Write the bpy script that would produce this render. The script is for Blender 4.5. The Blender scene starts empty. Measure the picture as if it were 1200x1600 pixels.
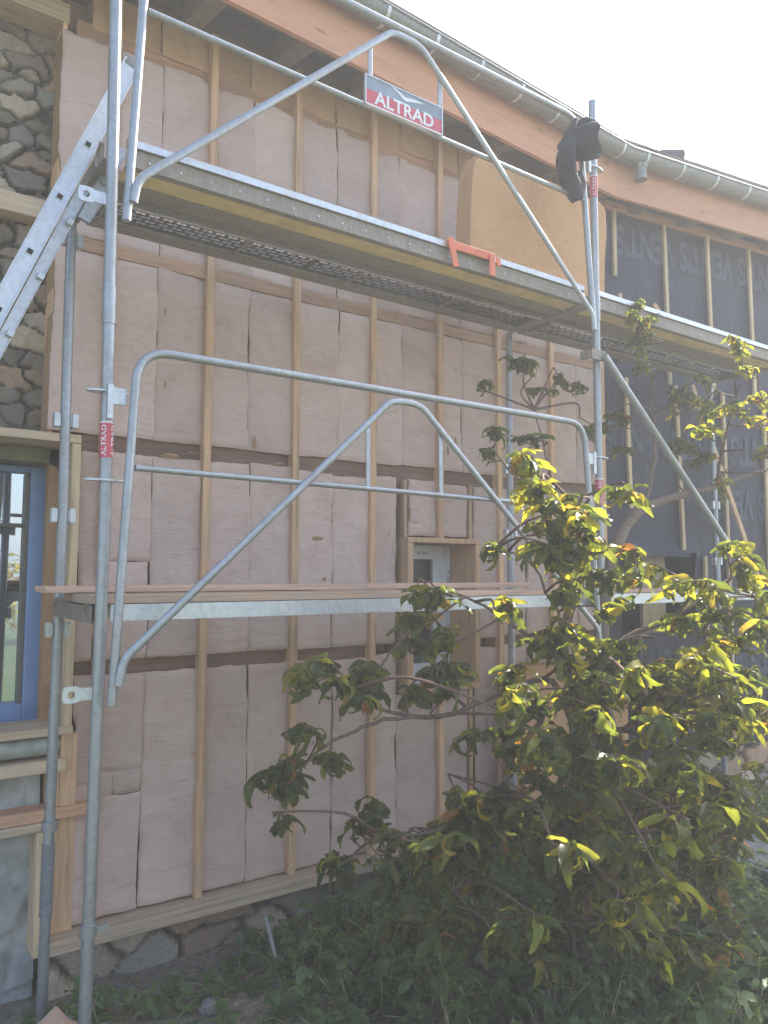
import bpy, bmesh, math, random
import numpy as np
from mathutils import Vector, Matrix, noise as mnoise
R_ = math.radians
random.seed(7)
rng = np.random.default_rng(7)
scene = bpy.context.scene
COL = scene.collection

# ------------------------------------------------------------------ camera
F_PX, PITCH, ROLL, YAW = 1191.4, R_(4.444), R_(0.208), R_(54.971)
CAM = Vector((-0.8246, -3.1364, 2.0))
_F = Vector((math.cos(YAW) * math.cos(PITCH), math.sin(YAW) * math.cos(PITCH), math.sin(PITCH)))
_R0 = Vector((math.sin(YAW), -math.cos(YAW), 0.0))
_U0 = _R0.cross(_F)
_R = _R0 * math.cos(ROLL) + _U0 * math.sin(ROLL)
_U = -_R0 * math.sin(ROLL) + _U0 * math.cos(ROLL)
cam_data = bpy.data.cameras.new('camera')
cam = bpy.data.objects.new('camera', cam_data)
COL.objects.link(cam)
cam.matrix_world = Matrix(((_R.x, _U.x, -_F.x, CAM.x), (_R.y, _U.y, -_F.y, CAM.y), (_R.z, _U.z, -_F.z, CAM.z), (0, 0, 0, 1)))
cam_data.sensor_fit = 'VERTICAL'
cam_data.sensor_height = 36.0
cam_data.lens = F_PX / 1600.0 * 36.0
cam_data.clip_start = 0.05
cam_data.clip_end = 2000.0
scene.camera = cam

# ------------------------------------------------------------------ sky, sun, exposure
SUN_AZ, SUN_EL = R_(15.5), R_(44.0)          # azimuth from +X (along the wall) towards +Y (behind the house)
world = bpy.data.worlds.new('World')
scene.world = world
world.use_nodes = True
wn = world.node_tree.nodes
bg = wn['Background']
sky = wn.new('ShaderNodeTexSky')
sky.sky_type = 'NISHITA'
sky.sun_disc = False
sky.sun_elevation = SUN_EL
sky.sun_rotation = R_(90.0) - SUN_AZ
sky.air_density = 1.0
sky.dust_density = 3.0
sky.ozone_density = 1.0
world.node_tree.links.new(sky.outputs[0], bg.inputs['Color'])
bg.inputs['Strength'].default_value = 0.135
sun_d = bpy.data.lights.new('sun', 'SUN')
sun_d.energy = 4.2
sun_d.angle = R_(0.53)
sun_d.color = (1.0, 0.94, 0.84)
sun = bpy.data.objects.new('sun', sun_d)
COL.objects.link(sun)
_sd = Vector((math.cos(SUN_EL) * math.cos(SUN_AZ), math.cos(SUN_EL) * math.sin(SUN_AZ), math.sin(SUN_EL)))
sun.rotation_euler = _sd.to_track_quat('Z', 'Y').to_euler()
sun.location = (20, 8, 25)
scene.view_settings.view_transform = 'Standard'
scene.view_settings.look = 'None'
scene.view_settings.gamma = 1.0
scene.view_settings.exposure = 1.68
scene.view_settings.use_curve_mapping = False


# ------------------------------------------------------------------ geometry of sight lines (photo pixel -> point on a plane of the place)
def ray(x, y):
    return _F + _R * ((x - 600) / F_PX) - _U * ((y - 800) / F_PX)


def at(x, y, Y):
    d = ray(x, y)
    return CAM + d * ((Y - CAM.y) / d.y)


def atz(x, y, Z):
    d = ray(x, y)
    return CAM + d * ((Z - CAM.z) / d.z)


# ------------------------------------------------------------------ materials
def new_mat(name):
    m = bpy.data.materials.new(name)
    m.use_nodes = True
    nt = m.node_tree
    return m, nt, nt.nodes['Principled BSDF']


def nd(nt, typ, **kw):
    n = nt.nodes.new(typ)
    for k, v in kw.items():
        if k.startswith('i_'):
            n.inputs[k[2:].replace('_', ' ')].default_value = v
        else:
            setattr(n, k, v)
    return n


def lk(nt, a, b):
    nt.links.new(a, b)


def ramp(nt, fac, stops):
    r = nt.nodes.new('ShaderNodeValToRGB')
    e = r.color_ramp.elements
    while len(e) < len(stops):
        e.new(0.5)
    for i, (p, c) in enumerate(stops):
        e[i].position = p
        e[i].color = (c[0], c[1], c[2], 1)
    lk(nt, fac, r.inputs[0])
    return r


def coords(nt, scale=(1, 1, 1), rot=(0, 0, 0), kind='Object'):
    tc = nt.nodes.new('ShaderNodeTexCoord')
    mp = nt.nodes.new('ShaderNodeMapping')
    mp.inputs['Scale'].default_value = scale
    mp.inputs['Rotation'].default_value = rot
    lk(nt, tc.outputs[kind], mp.inputs[0])
    return mp.outputs[0]


def noise(nt, vec, scale, detail=4.0, rough=0.55, dist=0.0):
    n = nt.nodes.new('ShaderNodeTexNoise')
    n.inputs['Scale'].default_value = scale
    n.inputs['Detail'].default_value = detail
    n.inputs['Roughness'].default_value = rough
    n.inputs['Distortion'].default_value = dist
    lk(nt, vec, n.inputs['Vector'])
    return n.outputs['Fac']


def mixc(nt, fac, a, b, mode='MIX'):
    m = nt.nodes.new('ShaderNodeMix')
    m.data_type = 'RGBA'
    m.blend_type = mode
    for sock, v in ((m.inputs[0], fac), (m.inputs[6], a), (m.inputs[7], b)):
        if isinstance(v, (int, float)):
            sock.default_value = v
        elif isinstance(v, tuple):
            sock.default_value = (v[0], v[1], v[2], 1)
        else:
            lk(nt, v, sock)
    return m.outputs[2]


def bump(nt, bsdf, h, strength=0.3, dist=0.01):
    b = nt.nodes.new('ShaderNodeBump')
    b.inputs['Strength'].default_value = strength
    b.inputs['Distance'].default_value = dist
    lk(nt, h, b.inputs['Height'])
    lk(nt, b.outputs[0], bsdf.inputs['Normal'])
    return b


def wood(name, c, axis='Z', rough=0.75, knots=0.5, dirt=0.25, grain=1.0):
    m, nt, b = new_mat(name)
    sc = {'X': (0.9, 16, 16), 'Y': (16, 0.9, 16), 'Z': (16, 16, 0.9)}[axis]
    info = nt.nodes.new('ShaderNodeObjectInfo')
    tc = nt.nodes.new('ShaderNodeTexCoord')
    add = nt.nodes.new('ShaderNodeVectorMath')
    add.operation = 'ADD'
    lk(nt, tc.outputs['Object'], add.inputs[0])
    sclr = nt.nodes.new('ShaderNodeMath'); sclr.operation = 'MULTIPLY'; sclr.inputs[1].default_value = 7.3
    lk(nt, info.outputs['Random'], sclr.inputs[0])
    lk(nt, sclr.outputs[0], add.inputs[1])
    mp = nt.nodes.new('ShaderNodeMapping')
    mp.inputs['Scale'].default_value = sc
    lk(nt, add.outputs[0], mp.inputs[0])
    g = noise(nt, mp.outputs[0], 2.2, 6, 0.6, 0.6)
    d = tuple(x * (1 - 0.38 * grain) for x in c)
    l = tuple(min(1, x * (1 + 0.18 * grain)) for x in c)
    r = ramp(nt, g, [(0.28, d), (0.5, c), (0.75, l)])
    # knots
    mp2 = nt.nodes.new('ShaderNodeMapping')
    s2 = {'X': (2.2, 9, 9), 'Y': (9, 2.2, 9), 'Z': (9, 9, 2.2)}[axis]
    mp2.inputs['Scale'].default_value = s2
    lk(nt, add.outputs[0], mp2.inputs[0])
    v = nt.nodes.new('ShaderNodeTexVoronoi')
    v.inputs['Scale'].default_value = 1.0
    lk(nt, mp2.outputs[0], v.inputs['Vector'])
    kr = ramp(nt, v.outputs['Distance'], [(0.05, (1, 1, 1)), (0.14, (0, 0, 0))])
    km = nt.nodes.new('ShaderNodeMath'); km.operation = 'MULTIPLY'; km.inputs[1].default_value = knots
    lk(nt, kr.outputs[0], km.inputs[0])
    c1 = mixc(nt, km.outputs[0], r.outputs[0], tuple(x * 0.4 for x in c))
    # patches of weathering
    w = noise(nt, coords(nt, (1, 1, 1)), 3.1, 5, 0.65)
    wr = ramp(nt, w, [(0.42, (0, 0, 0)), (0.75, (1, 1, 1))])
    wm = nt.nodes.new('ShaderNodeMath'); wm.operation = 'MULTIPLY'; wm.inputs[1].default_value = dirt
    lk(nt, wr.outputs[0], wm.inputs[0])
    gcol = (sum(c) / 3 * 0.8,) * 3
    c2 = mixc(nt, wm.outputs[0], c1, gcol)
    hv = nt.nodes.new('ShaderNodeHueSaturation')
    vr = nt.nodes.new('ShaderNodeMapRange')
    vr.inputs['To Min'].default_value = 0.84
    vr.inputs['To Max'].default_value = 1.14
    lk(nt, info.outputs['Random'], vr.inputs['Value'])
    lk(nt, vr.outputs[0], hv.inputs['Value'])
    lk(nt, c2, hv.inputs['Color'])
    lk(nt, hv.outputs[0], b.inputs['Base Color'])
    b.inputs['Roughness'].default_value = rough
    bump(nt, b, g, 0.25, 0.004)
    return m


def metal(name, c=(0.39, 0.415, 0.44), rough=0.42, metallic=0.75, wear=0.5):
    m, nt, b = new_mat(name)
    v = coords(nt)
    n1 = noise(nt, v, 38, 4, 0.6)
    n2 = noise(nt, v, 5.5, 5, 0.7, 0.5)
    n3 = noise(nt, coords(nt, (30, 30, 3)), 3, 4, 0.6)
    d = tuple(x * 0.84 for x in c)
    r1 = ramp(nt, n1, [(0.3, d), (0.55, c), (0.8, tuple(min(1, x * 1.1) for x in c))])
    r2 = ramp(nt, n2, [(0.5, (0, 0, 0)), (0.78, (wear, wear, wear))])
    c1 = mixc(nt, r2.outputs[0], r1.outputs[0], (0.30, 0.29, 0.26))
    r3 = ramp(nt, n3, [(0.5, (0, 0, 0)), (0.8, (0.22, 0.22, 0.22))])
    c2 = mixc(nt, r3.outputs[0], c1, (0.72, 0.74, 0.76))
    n4 = noise(nt, coords(nt, (1, 1, 1)), 17, 6, 0.75, 1.5)
    r4 = ramp(nt, n4, [(0.63, (0, 0, 0)), (0.70, (0.55, 0.55, 0.55))])
    c2 = mixc(nt, r4.outputs[0], c2, (0.58, 0.57, 0.54))
    n5 = noise(nt, coords(nt, (1, 1, 1)), 9, 6, 0.7, 0.8)
    r5_ = ramp(nt, n5, [(0.66, (0, 0, 0)), (0.76, (wear, wear, wear))])
    c2 = mixc(nt, r5_.outputs[0], c2, (0.20, 0.15, 0.11))
    lk(nt, c2, b.inputs['Base Color'])
    b.inputs['Metallic'].default_value = metallic
    rr = nt.nodes.new('ShaderNodeMapRange')
    rr.inputs['To Min'].default_value = rough - 0.1
    rr.inputs['To Max'].default_value = rough + 0.25
    lk(nt, n2, rr.inputs['Value'])
    lk(nt, rr.outputs[0], b.inputs['Roughness'])
    bump(nt, b, n1, 0.12, 0.002)
    return m


def plain(name, c, rough=0.6, metallic=0.0, var=0.2, scale=12, bmp=0.15):
    m, nt, b = new_mat(name)
    n = noise(nt, coords(nt), scale, 6, 0.6)
    r = ramp(nt, n, [(0.25, tuple(x * (1 - var) for x in c)), (0.75, tuple(min(1, x * (1 + var)) for x in c))])
    lk(nt, r.outputs[0], b.inputs['Base Color'])
    b.inputs['Roughness'].default_value = rough
    b.inputs['Metallic'].default_value = metallic
    bump(nt, b, n, bmp, 0.004)
    return m


def wool(name, c, c2, wr=0.6):
    """mineral wool batt: felted surface, soft folds, wrinkle shade painted in here and there and soiled patches"""
    m, nt, b = new_mat(name)
    info = nt.nodes.new('ShaderNodeObjectInfo')
    tc = nt.nodes.new('ShaderNodeTexCoord')
    off = nt.nodes.new('ShaderNodeVectorMath'); off.operation = 'ADD'
    k = nt.nodes.new('ShaderNodeMath'); k.operation = 'MULTIPLY'; k.inputs[1].default_value = 23.0
    lk(nt, info.outputs['Random'], k.inputs[0])
    lk(nt, tc.outputs['Object'], off.inputs[0]); lk(nt, k.outputs[0], off.inputs[1])

    def mp(sc):
        q = nt.nodes.new('ShaderNodeMapping'); q.inputs['Scale'].default_value = sc
        lk(nt, off.outputs[0], q.inputs[0])
        return q.outputs[0]
    big = noise(nt, mp((1, 1, 1)), 2.6, 5, 0.62, 0.5)
    stain = noise(nt, mp((1, 1, 0.7)), 6.0, 6, 0.7, 0.8)
    fine = noise(nt, mp((10, 10, 64)), 1.0, 6, 0.72, 1.6)
    folds = noise(nt, mp((3.0, 3.0, 22)), 1.0, 5, 0.62, 2.2)
    where = noise(nt, mp((1, 1, 1)), 3.4, 3, 0.5)
    fuzz = noise(nt, mp((1, 1, 1)), 190, 3, 0.75)
    r = ramp(nt, big, [(0.3, c2), (0.5, c), (0.75, tuple(min(1, x * 1.08) for x in c))])
    sr = ramp(nt, stain, [(0.60, (0, 0, 0)), (0.80, (0.55, 0.55, 0.55))])
    x = mixc(nt, sr.outputs[0], r.outputs[0], tuple(v * w for v, w in zip(c, (0.80, 0.68, 0.55))))
    f1 = ramp(nt, fine, [(0.30, (0.76, 0.73, 0.70)), (0.48, (1, 1, 1))])
    f2 = ramp(nt, folds, [(0.30, (0.70, 0.64, 0.60)), (0.40, (1, 1, 1))])  # puts the shade of the wrinkles into the colour
    f3 = ramp(nt, fuzz, [(0.3, (0.87, 0.85, 0.84)), (0.6, (1, 1, 1))])
    x = mixc(nt, 0.7, x, f1.outputs[0], 'MULTIPLY')
    wv = nt.nodes.new('ShaderNodeMapRange')
    wv.inputs['From Min'].default_value = 0.42; wv.inputs['From Max'].default_value = 0.68
    wv.inputs['To Max'].default_value = wr
    lk(nt, where, wv.inputs['Value'])
    x = mixc(nt, wv.outputs[0], x, f2.outputs[0], 'MULTIPLY')
    x = mixc(nt, 0.9, x, f3.outputs[0], 'MULTIPLY')
    hv = nt.nodes.new('ShaderNodeHueSaturation')
    mr = nt.nodes.new('ShaderNodeMapRange')
    mr.inputs['To Min'].default_value = 0.90
    mr.inputs['To Max'].default_value = 1.08
    lk(nt, info.outputs['Random'], mr.inputs['Value'])
    lk(nt, mr.outputs[0], hv.inputs['Value'])
    lk(nt, x, hv.inputs['Color'])
    lk(nt, hv.outputs[0], b.inputs['Base Color'])
    b.inputs['Roughness'].default_value = 0.95
    b.inputs['Specular IOR Level'].default_value = 0.1
    ad = nt.nodes.new('ShaderNodeMath'); ad.operation = 'MULTIPLY_ADD'
    ad.inputs[1].default_value = 0.45
    lk(nt, fine, ad.inputs[0]); lk(nt, folds, ad.inputs[2])
    ad2 = nt.nodes.new('ShaderNodeMath'); ad2.operation = 'MULTIPLY_ADD'
    ad2.inputs[1].default_value = 0.2
    lk(nt, fuzz, ad2.inputs[0]); lk(nt, ad.outputs[0], ad2.inputs[2])
    bump(nt, b, ad2.outputs[0], 0.5, 0.014)
    return m


def attr_mat(name, rough=0.9, bmp=0.5, sc=40, attr='tint', var=0.35, extra=None):
    m, nt, b = new_mat(name)
    a = nt.nodes.new('ShaderNodeAttribute')
    a.attribute_name = attr
    v = coords(nt)
    n = noise(nt, v, sc, 7, 0.68)
    n2 = noise(nt, v, 7, 6, 0.7, 0.5)
    r = ramp(nt, n, [(0.28, (1 - var,) * 3), (0.72, (1 + 0.0,) * 3)])
    x = mixc(nt, 1.0, a.outputs['Color'], r.outputs[0], 'MULTIPLY')
    r2 = ramp(nt, n2, [(0.48, (0, 0, 0)), (0.72, (0.55, 0.55, 0.55))])
    x = mixc(nt, r2.outputs[0], x, extra or (0.26, 0.24, 0.20))
    lk(nt, x, b.inputs['Base Color'])
    b.inputs['Roughness'].default_value = rough
    ad = nt.nodes.new('ShaderNodeMath'); ad.operation = 'ADD'
    lk(nt, n, ad.inputs[0]); lk(nt, n2, ad.inputs[1])
    bump(nt, b, ad.outputs[0], bmp, 0.012)
    return m


def leaf_mat(name, trans=0.5, rough=0.38):
    m = bpy.data.materials.new(name)
    m.use_nodes = True
    nt = m.node_tree
    b = nt.nodes['Principled BSDF']
    out = nt.nodes['Material Output']
    a = nt.nodes.new('ShaderNodeAttribute'); a.attribute_name = 'tint'
    n = noise(nt, coords(nt), 45, 4, 0.6)
    r = ramp(nt, n, [(0.3, (0.75, 0.75, 0.75)), (0.7, (1.1, 1.1, 1.0))])
    c = mixc(nt, 1.0, a.outputs['Color'], r.outputs[0], 'MULTIPLY')
    lk(nt, c, b.inputs['Base Color'])
    b.inputs['Roughness'].default_value = rough
    b.inputs['Specular IOR Level'].default_value = 0.35
    t = nt.nodes.new('ShaderNodeBsdfTranslucent')
    bright = mixc(nt, 1.0, c, (3.7, 3.45, 1.2), 'MULTIPLY')
    lk(nt, bright, t.inputs['Color'])
    mx = nt.nodes.new('ShaderNodeMixShader')
    mx.inputs[0].default_value = trans
    lk(nt, b.outputs[0], mx.inputs[1]); lk(nt, t.outputs[0], mx.inputs[2])
    lk(nt, mx.outputs[0], out.inputs['Surface'])
    bump(nt, b, n, 0.3, 0.003)
    return m


M = {}
M['stud'] = wood('stud_wood', (0.74, 0.46, 0.255), 'Z')
M['stud_x'] = wood('rail_wood', (0.68, 0.385, 0.225), 'X')
M['pale_z'] = wood('pale_batten_wood', (0.72, 0.54, 0.32), 'Z', knots=0.3)
M['pale_x'] = wood('pale_board_wood', (0.64, 0.48, 0.32), 'X', knots=0.4)
M['pale_y'] = wood('pale_lining_wood', (0.50, 0.38, 0.24), 'Z', knots=0.3)
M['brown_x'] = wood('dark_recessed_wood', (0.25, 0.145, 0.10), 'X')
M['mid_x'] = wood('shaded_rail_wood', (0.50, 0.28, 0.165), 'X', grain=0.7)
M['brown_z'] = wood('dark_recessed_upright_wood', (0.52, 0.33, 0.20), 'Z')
M['fascia'] = wood('stained_fascia_wood', (0.66, 0.325, 0.19), 'X', knots=0.65, dirt=0.1, grain=0.4)
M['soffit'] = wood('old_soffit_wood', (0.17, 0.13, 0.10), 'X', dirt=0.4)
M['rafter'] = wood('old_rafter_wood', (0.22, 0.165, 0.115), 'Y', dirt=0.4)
M['plank'] = wood('plank_wood', (0.50, 0.34, 0.235), 'X', dirt=0.5)
M['plank_lt'] = wood('fresh_plank_wood', (0.68, 0.44, 0.31), 'X', dirt=0.2)
M['steel'] = metal('galvanised_steel')
M['steel_dk'] = metal('weathered_deck_steel', (0.31, 0.265, 0.22), 0.6, 0.4, 0.7)
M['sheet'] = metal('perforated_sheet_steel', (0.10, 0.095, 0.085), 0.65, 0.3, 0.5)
M['steel_lt'] = metal('bright_galvanised_steel', (0.62, 0.65, 0.68), 0.4, 0.7, 0.35)
M['alu'] = metal('ladder_aluminium', (0.60, 0.63, 0.68), 0.42, 0.6, 0.06)
M['zinc'] = metal('gutter_zinc', (0.25, 0.25, 0.245), 0.48, 0.6, 0.35)
M['wool'] = wool('mineral_wool', (0.69, 0.525, 0.455), (0.62, 0.45, 0.38))
M['wool_edge'] = wool('torn_wool', (0.50, 0.32, 0.19), (0.42, 0.25, 0.13))
M['fibre'] = wool('wood_fibre_batt', (0.60, 0.395, 0.235), (0.54, 0.34, 0.19), 0.4)
M['board'] = wool('wood_fibre_board', (0.63, 0.375, 0.20), (0.58, 0.335, 0.17), 0.1)
M['ply'] = plain('yellow_plywood', (0.78, 0.60, 0.27), 0.6, 0, 0.2, 9)
M['stone'] = attr_mat('granite_rubble', 0.88, 0.6, 34)
M['rock'] = attr_mat('loose_stone', 0.9, 0.6, 30)
M['blue'] = plain('blue_window_paint', (0.24, 0.36, 0.62), 0.42, 0, 0.18, 8, 0.1)
M['white_pvc'] = plain('white_window_profile', (0.74, 0.77, 0.80), 0.4, 0, 0.06, 20, 0.05)
M['ink'] = plain('printed_ink', (0.05, 0.055, 0.06), 0.6, 0, 0.1)
M['dark'] = plain('unlit_black', (0.018, 0.016, 0.015), 0.9, 0, 0.3)  # near-black colour in place of the shade inside hollows
M['lime'] = plain('lime_washed_masonry', (0.42, 0.43, 0.41), 0.9, 0, 0.4, 7, 0.6)
M['silstone'] = plain('dressed_sill_stone', (0.40, 0.42, 0.37), 0.85, 0, 0.3, 18, 0.4)
M['arch'] = plain('lintel_stone', (0.22, 0.20, 0.13), 0.9, 0, 0.45, 9, 0.6)
M['red'] = plain('red_label', (0.62, 0.09, 0.13), 0.45, 0, 0.15, 20, 0.03)
M['white_ink'] = plain('white_lettering', (0.80, 0.80, 0.82), 0.45, 0, 0.05, 20, 0.02)
M['orange'] = plain('faded_orange_plastic', (0.78, 0.20, 0.10), 0.55, 0, 0.18, 16, 0.1)
M['cloth'] = plain('dark_cloth', (0.030, 0.033, 0.042), 0.85, 0, 0.4, 60, 0.5)
M['crate'] = plain('grey_plastic', (0.20, 0.21, 0.22), 0.6, 0, 0.25, 10, 0.2)
M['pipe'] = plain('dark_roll', (0.08, 0.09, 0.10), 0.6, 0, 0.2)
M['slate'] = plain('roof_slate', (0.07, 0.08, 0.09), 0.6, 0, 0.35, 14, 0.4)
M['bark'] = plain('peach_bark', (0.17, 0.125, 0.095), 0.9, 0, 0.5, 45, 0.8)
M['twig'] = plain('twig_bark', (0.15, 0.085, 0.06), 0.8, 0, 0.4, 60, 0.4)
M['leaf'] = leaf_mat('peach_leaf', 0.5)
M['weed'] = leaf_mat('weed_leaf', 0.4, 0.5)
M['straw'] = plain('dry_stalks', (0.36, 0.30, 0.19), 0.9, 0, 0.4, 30)
M['screw'] = plain('bright_screw_head', (0.75, 0.75, 0.72), 0.3, 0.8, 0.1)
M['yellow'] = plain('yellow_tag', (0.62, 0.45, 0.05), 0.5, 0, 0.15)
M['bag'] = plain('pale_blue_plastic', (0.35, 0.48, 0.55), 0.35, 0, 0.2, 15)


def membrane_mat():
    m, nt, b = new_mat('roofing_membrane')
    v = coords(nt)
    n = noise(nt, v, 2.2, 5, 0.6, 0.6)
    n2 = noise(nt, coords(nt, (1, 1, 0.35)), 9, 5, 0.6, 0.8)
    r = ramp(nt, n, [(0.3, (0.009, 0.015, 0.032)), (0.7, (0.017, 0.026, 0.054))])
    lk(nt, r.outputs[0], b.inputs['Base Color'])
    b.inputs['Roughness'].default_value = 0.55
    ad = nt.nodes.new('ShaderNodeMath'); ad.operation = 'ADD'
    lk(nt, n, ad.inputs[0]); lk(nt, n2, ad.inputs[1])
    bump(nt, b, ad.outputs[0], 0.35, 0.03)
    return m


M['membrane'] = membrane_mat()
M['print'] = plain('membrane_print', (0.060, 0.075, 0.110), 0.6, 0, 0.55, 6, 0.1)


def glass_mat(name, refl=0.4, tint=(0.010, 0.012, 0.014)):
    m = bpy.data.materials.new(name)
    m.use_nodes = True
    nt = m.node_tree
    b = nt.nodes['Principled BSDF']
    b.inputs['Base Color'].default_value = (*tint, 1)
    b.inputs['Roughness'].default_value = 0.5
    g = nt.nodes.new('ShaderNodeBsdfGlossy')
    g.inputs['Roughness'].default_value = 0.01
    g.inputs['Color'].default_value = (0.80, 0.92, 1.0, 1)
    n = noise(nt, coords(nt), 1.6, 2, 0.5)
    bp = nt.nodes.new('ShaderNodeBump')
    bp.inputs['Strength'].default_value = 0.03
    bp.inputs['Distance'].default_value = 0.02
    lk(nt, n, bp.inputs['Height']); lk(nt, bp.outputs[0], g.inputs['Normal'])
    mx = nt.nodes.new('ShaderNodeMixShader')
    mx.inputs[0].default_value = refl
    lk(nt, b.outputs[0], mx.inputs[1]); lk(nt, g.outputs[0], mx.inputs[2])
    lk(nt, mx.outputs[0], nt.nodes['Material Output'].inputs['Surface'])
    return m


M['glass'] = glass_mat('window_glass', 0.62)
M['glass_dk'] = glass_mat('small_window_glass', 0.015)


def ground_mat():
    m, nt, b = new_mat('soil_and_turf')
    v = coords(nt)
    n = noise(nt, v, 1.3, 6, 0.65, 0.4)
    n2 = noise(nt, v, 22, 8, 0.7)
    n3 = noise(nt, v, 0.25, 4, 0.6)
    soil = ramp(nt, n2, [(0.3, (0.13, 0.11, 0.085)), (0.55, (0.28, 0.245, 0.195)), (0.75, (0.44, 0.40, 0.33))])
    grass = ramp(nt, n2, [(0.3, (0.035, 0.06, 0.014)), (0.7, (0.11, 0.14, 0.045))])
    # turf away from the house (y < -2), soil beside it
    sep = nt.nodes.new('ShaderNodeSeparateXYZ')
    lk(nt, v, sep.inputs[0])
    mr = nt.nodes.new('ShaderNodeMapRange')
    mr.inputs['From Min'].default_value = -0.6
    mr.inputs['From Max'].default_value = -3.2
    lk(nt, sep.outputs['Y'], mr.inputs['Value'])
    ad = nt.nodes.new('ShaderNodeMath'); ad.operation = 'MULTIPLY_ADD'
    lk(nt, n, ad.inputs[0]); ad.inputs[1].default_value = 1.6; ad.inputs[2].default_value = -0.75
    ad2 = nt.nodes.new('ShaderNodeMath'); ad2.operation = 'ADD'; ad2.use_clamp = True
    lk(nt, ad.outputs[0], ad2.inputs[0]); lk(nt, mr.outputs[0], ad2.inputs[1])
    c = mixc(nt, ad2.outputs[0], soil.outputs[0], grass.outputs[0])
    lk(nt, c, b.inputs['Base Color'])
    b.inputs['Roughness'].default_value = 0.95
    bump(nt, b, n2, 0.9, 0.03)
    return m


M['ground'] = ground_mat()


# ------------------------------------------------------------------ mesh builder
class MB:
    def __init__(self):
        self.v, self.f, self.mi, self.tint = [], [], [], []
        self.cur = 0
        self.col = (1, 1, 1)

    def add(self, verts, faces, mi=None):
        o = len(self.v)
        self.v += [tuple(p) for p in verts]
        self.tint += [self.col] * len(verts)
        for f in faces:
            self.f.append(tuple(i + o for i in f))
            self.mi.append(self.cur if mi is None else mi)
        return self

    def box(self, x0, x1, y0, y1, z0, z1, mi=None):
        p = [(x0, y0, z0), (x1, y0, z0), (x1, y1, z0), (x0, y1, z0), (x0, y0, z1), (x1, y0, z1), (x1, y1, z1), (x0, y1, z1)]
        return self.add(p, [(0, 3, 2, 1), (4, 5, 6, 7), (0, 1, 5, 4), (1, 2, 6, 5), (2, 3, 7, 6), (3, 0, 4, 7)], mi)

    def bar(self, a, b, w, d, up=(0, 0, 1), mi=None):
        """rectangular bar from a to b; w across (up x dir), d along up"""
        a, b = Vector(a), Vector(b)
        t = (b - a).normalized()
        u = Vector(up)
        s = t.cross(u).normalized()
        u = s.cross(t).normalized()
        p = []
        for q in (a, b):
            for i, j in ((-1, -1), (1, -1), (1, 1), (-1, 1)):
                p.append(q + s * (i * w / 2) + u * (j * d / 2))
        return self.add(p, [(0, 1, 2, 3), (7, 6, 5, 4), (0, 4, 5, 1), (1, 5, 6, 2), (2, 6, 7, 3), (3, 7, 4, 0)], mi)

    def tube(self, pts, r, n=14, caps=True, flat=None, mi=None, wall=None):
        pts = [Vector(p) for p in pts]
        rs = r if isinstance(r, (list, tuple)) else [r] * len(pts)
        ring = []
        t0 = (pts[1] - pts[0]).normalized()
        ref = Vector((0, 0, 1)) if abs(t0.z) < 0.9 else Vector((1, 0, 0))
        s = t0.cross(ref).normalized()
        V, Fc = [], []
        for i, p in enumerate(pts):
            if i == 0: t = pts[1] - pts[0]
            elif i == len(pts) - 1: t = pts[-1] - pts[-2]
            else: t = (pts[i + 1] - p).normalized() + (p - pts[i - 1]).normalized()
            t.normalize()
            s = (s - t * s.dot(t)).normalized()
            u = t.cross(s)
            for k in range(n):
                a = 2 * math.pi * k / n
                if flat:
                    V.append(p + s * (math.cos(a) * rs[i] * flat[0]) + u * (math.sin(a) * rs[i] * flat[1]))
                else:
                    V.append(p + s * (math.cos(a) * rs[i]) + u * (math.sin(a) * rs[i]))
        for i in range(len(pts) - 1):
            for k in range(n):
                k2 = (k + 1) % n
                Fc.append((i * n + k, i * n + k2, (i + 1) * n + k2, (i + 1) * n + k))
        if caps:
            Fc.append(tuple(range(n - 1, -1, -1)))
            Fc.append(tuple((len(pts) - 1) * n + k for k in range(n)))
        return self.add(V, Fc, mi)

    def prism(self, outline, y0, y1, mi=None):
        """outline of (x, z) points, pushed from y0 to y1"""
        n = len(outline)
        V = [(x, y0, z) for x, z in outline] + [(x, y1, z) for x, z in outline]
        Fc = [tuple(range(n)), tuple(range(2 * n - 1, n - 1, -1))]
        for i in range(n):
            j = (i + 1) % n
            Fc.append((i, i + n, j + n, j))
        return self.add(V, Fc, mi)

    def build(self, name, mats, parent=None, smooth=None, bevel=0, solid=0, sub=0):
        me = bpy.data.meshes.new(name)
        me.from_pydata(self.v, [], self.f)
        mats = mats if isinstance(mats, (list, tuple)) else [mats]
        for m in mats:
            me.materials.append(m)
        if len(mats) > 1:
            me.polygons.foreach_set('material_index', self.mi)
        if any(c != (1, 1, 1) for c in self.tint[:1] + self.tint[-1:]):
            a = me.color_attributes.new('tint', 'FLOAT_COLOR', 'POINT')
            arr = np.ones((len(self.v), 4), np.float32)
            arr[:, :3] = np.array(self.tint, np.float32)
            a.data.foreach_set('color', arr.ravel())
        me.validate()
        bm = bmesh.new(); bm.from_mesh(me)
        if smooth != 'leaf':
            bmesh.ops.recalc_face_normals(bm, faces=bm.faces)
        bm.to_mesh(me); bm.free()
        if smooth is not None:
            me.polygons.foreach_set('use_smooth', [True] * len(me.polygons))
            if smooth != 'leaf':
                me.set_sharp_from_angle(angle=R_(smooth))
        o = bpy.data.objects.new(name, me)
        COL.objects.link(o)
        if parent is not None:
            o.parent = parent
            w = Vector((0, 0, 0)); p = parent
            while p is not None:
                w += p.location; p = p.parent
            o.location = -w
        if bevel:
            b = o.modifiers.new('edge', 'BEVEL')
            b.width = bevel; b.segments = 2; b.limit_method = 'ANGLE'; b.angle_limit = R_(40)
        return o


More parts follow.
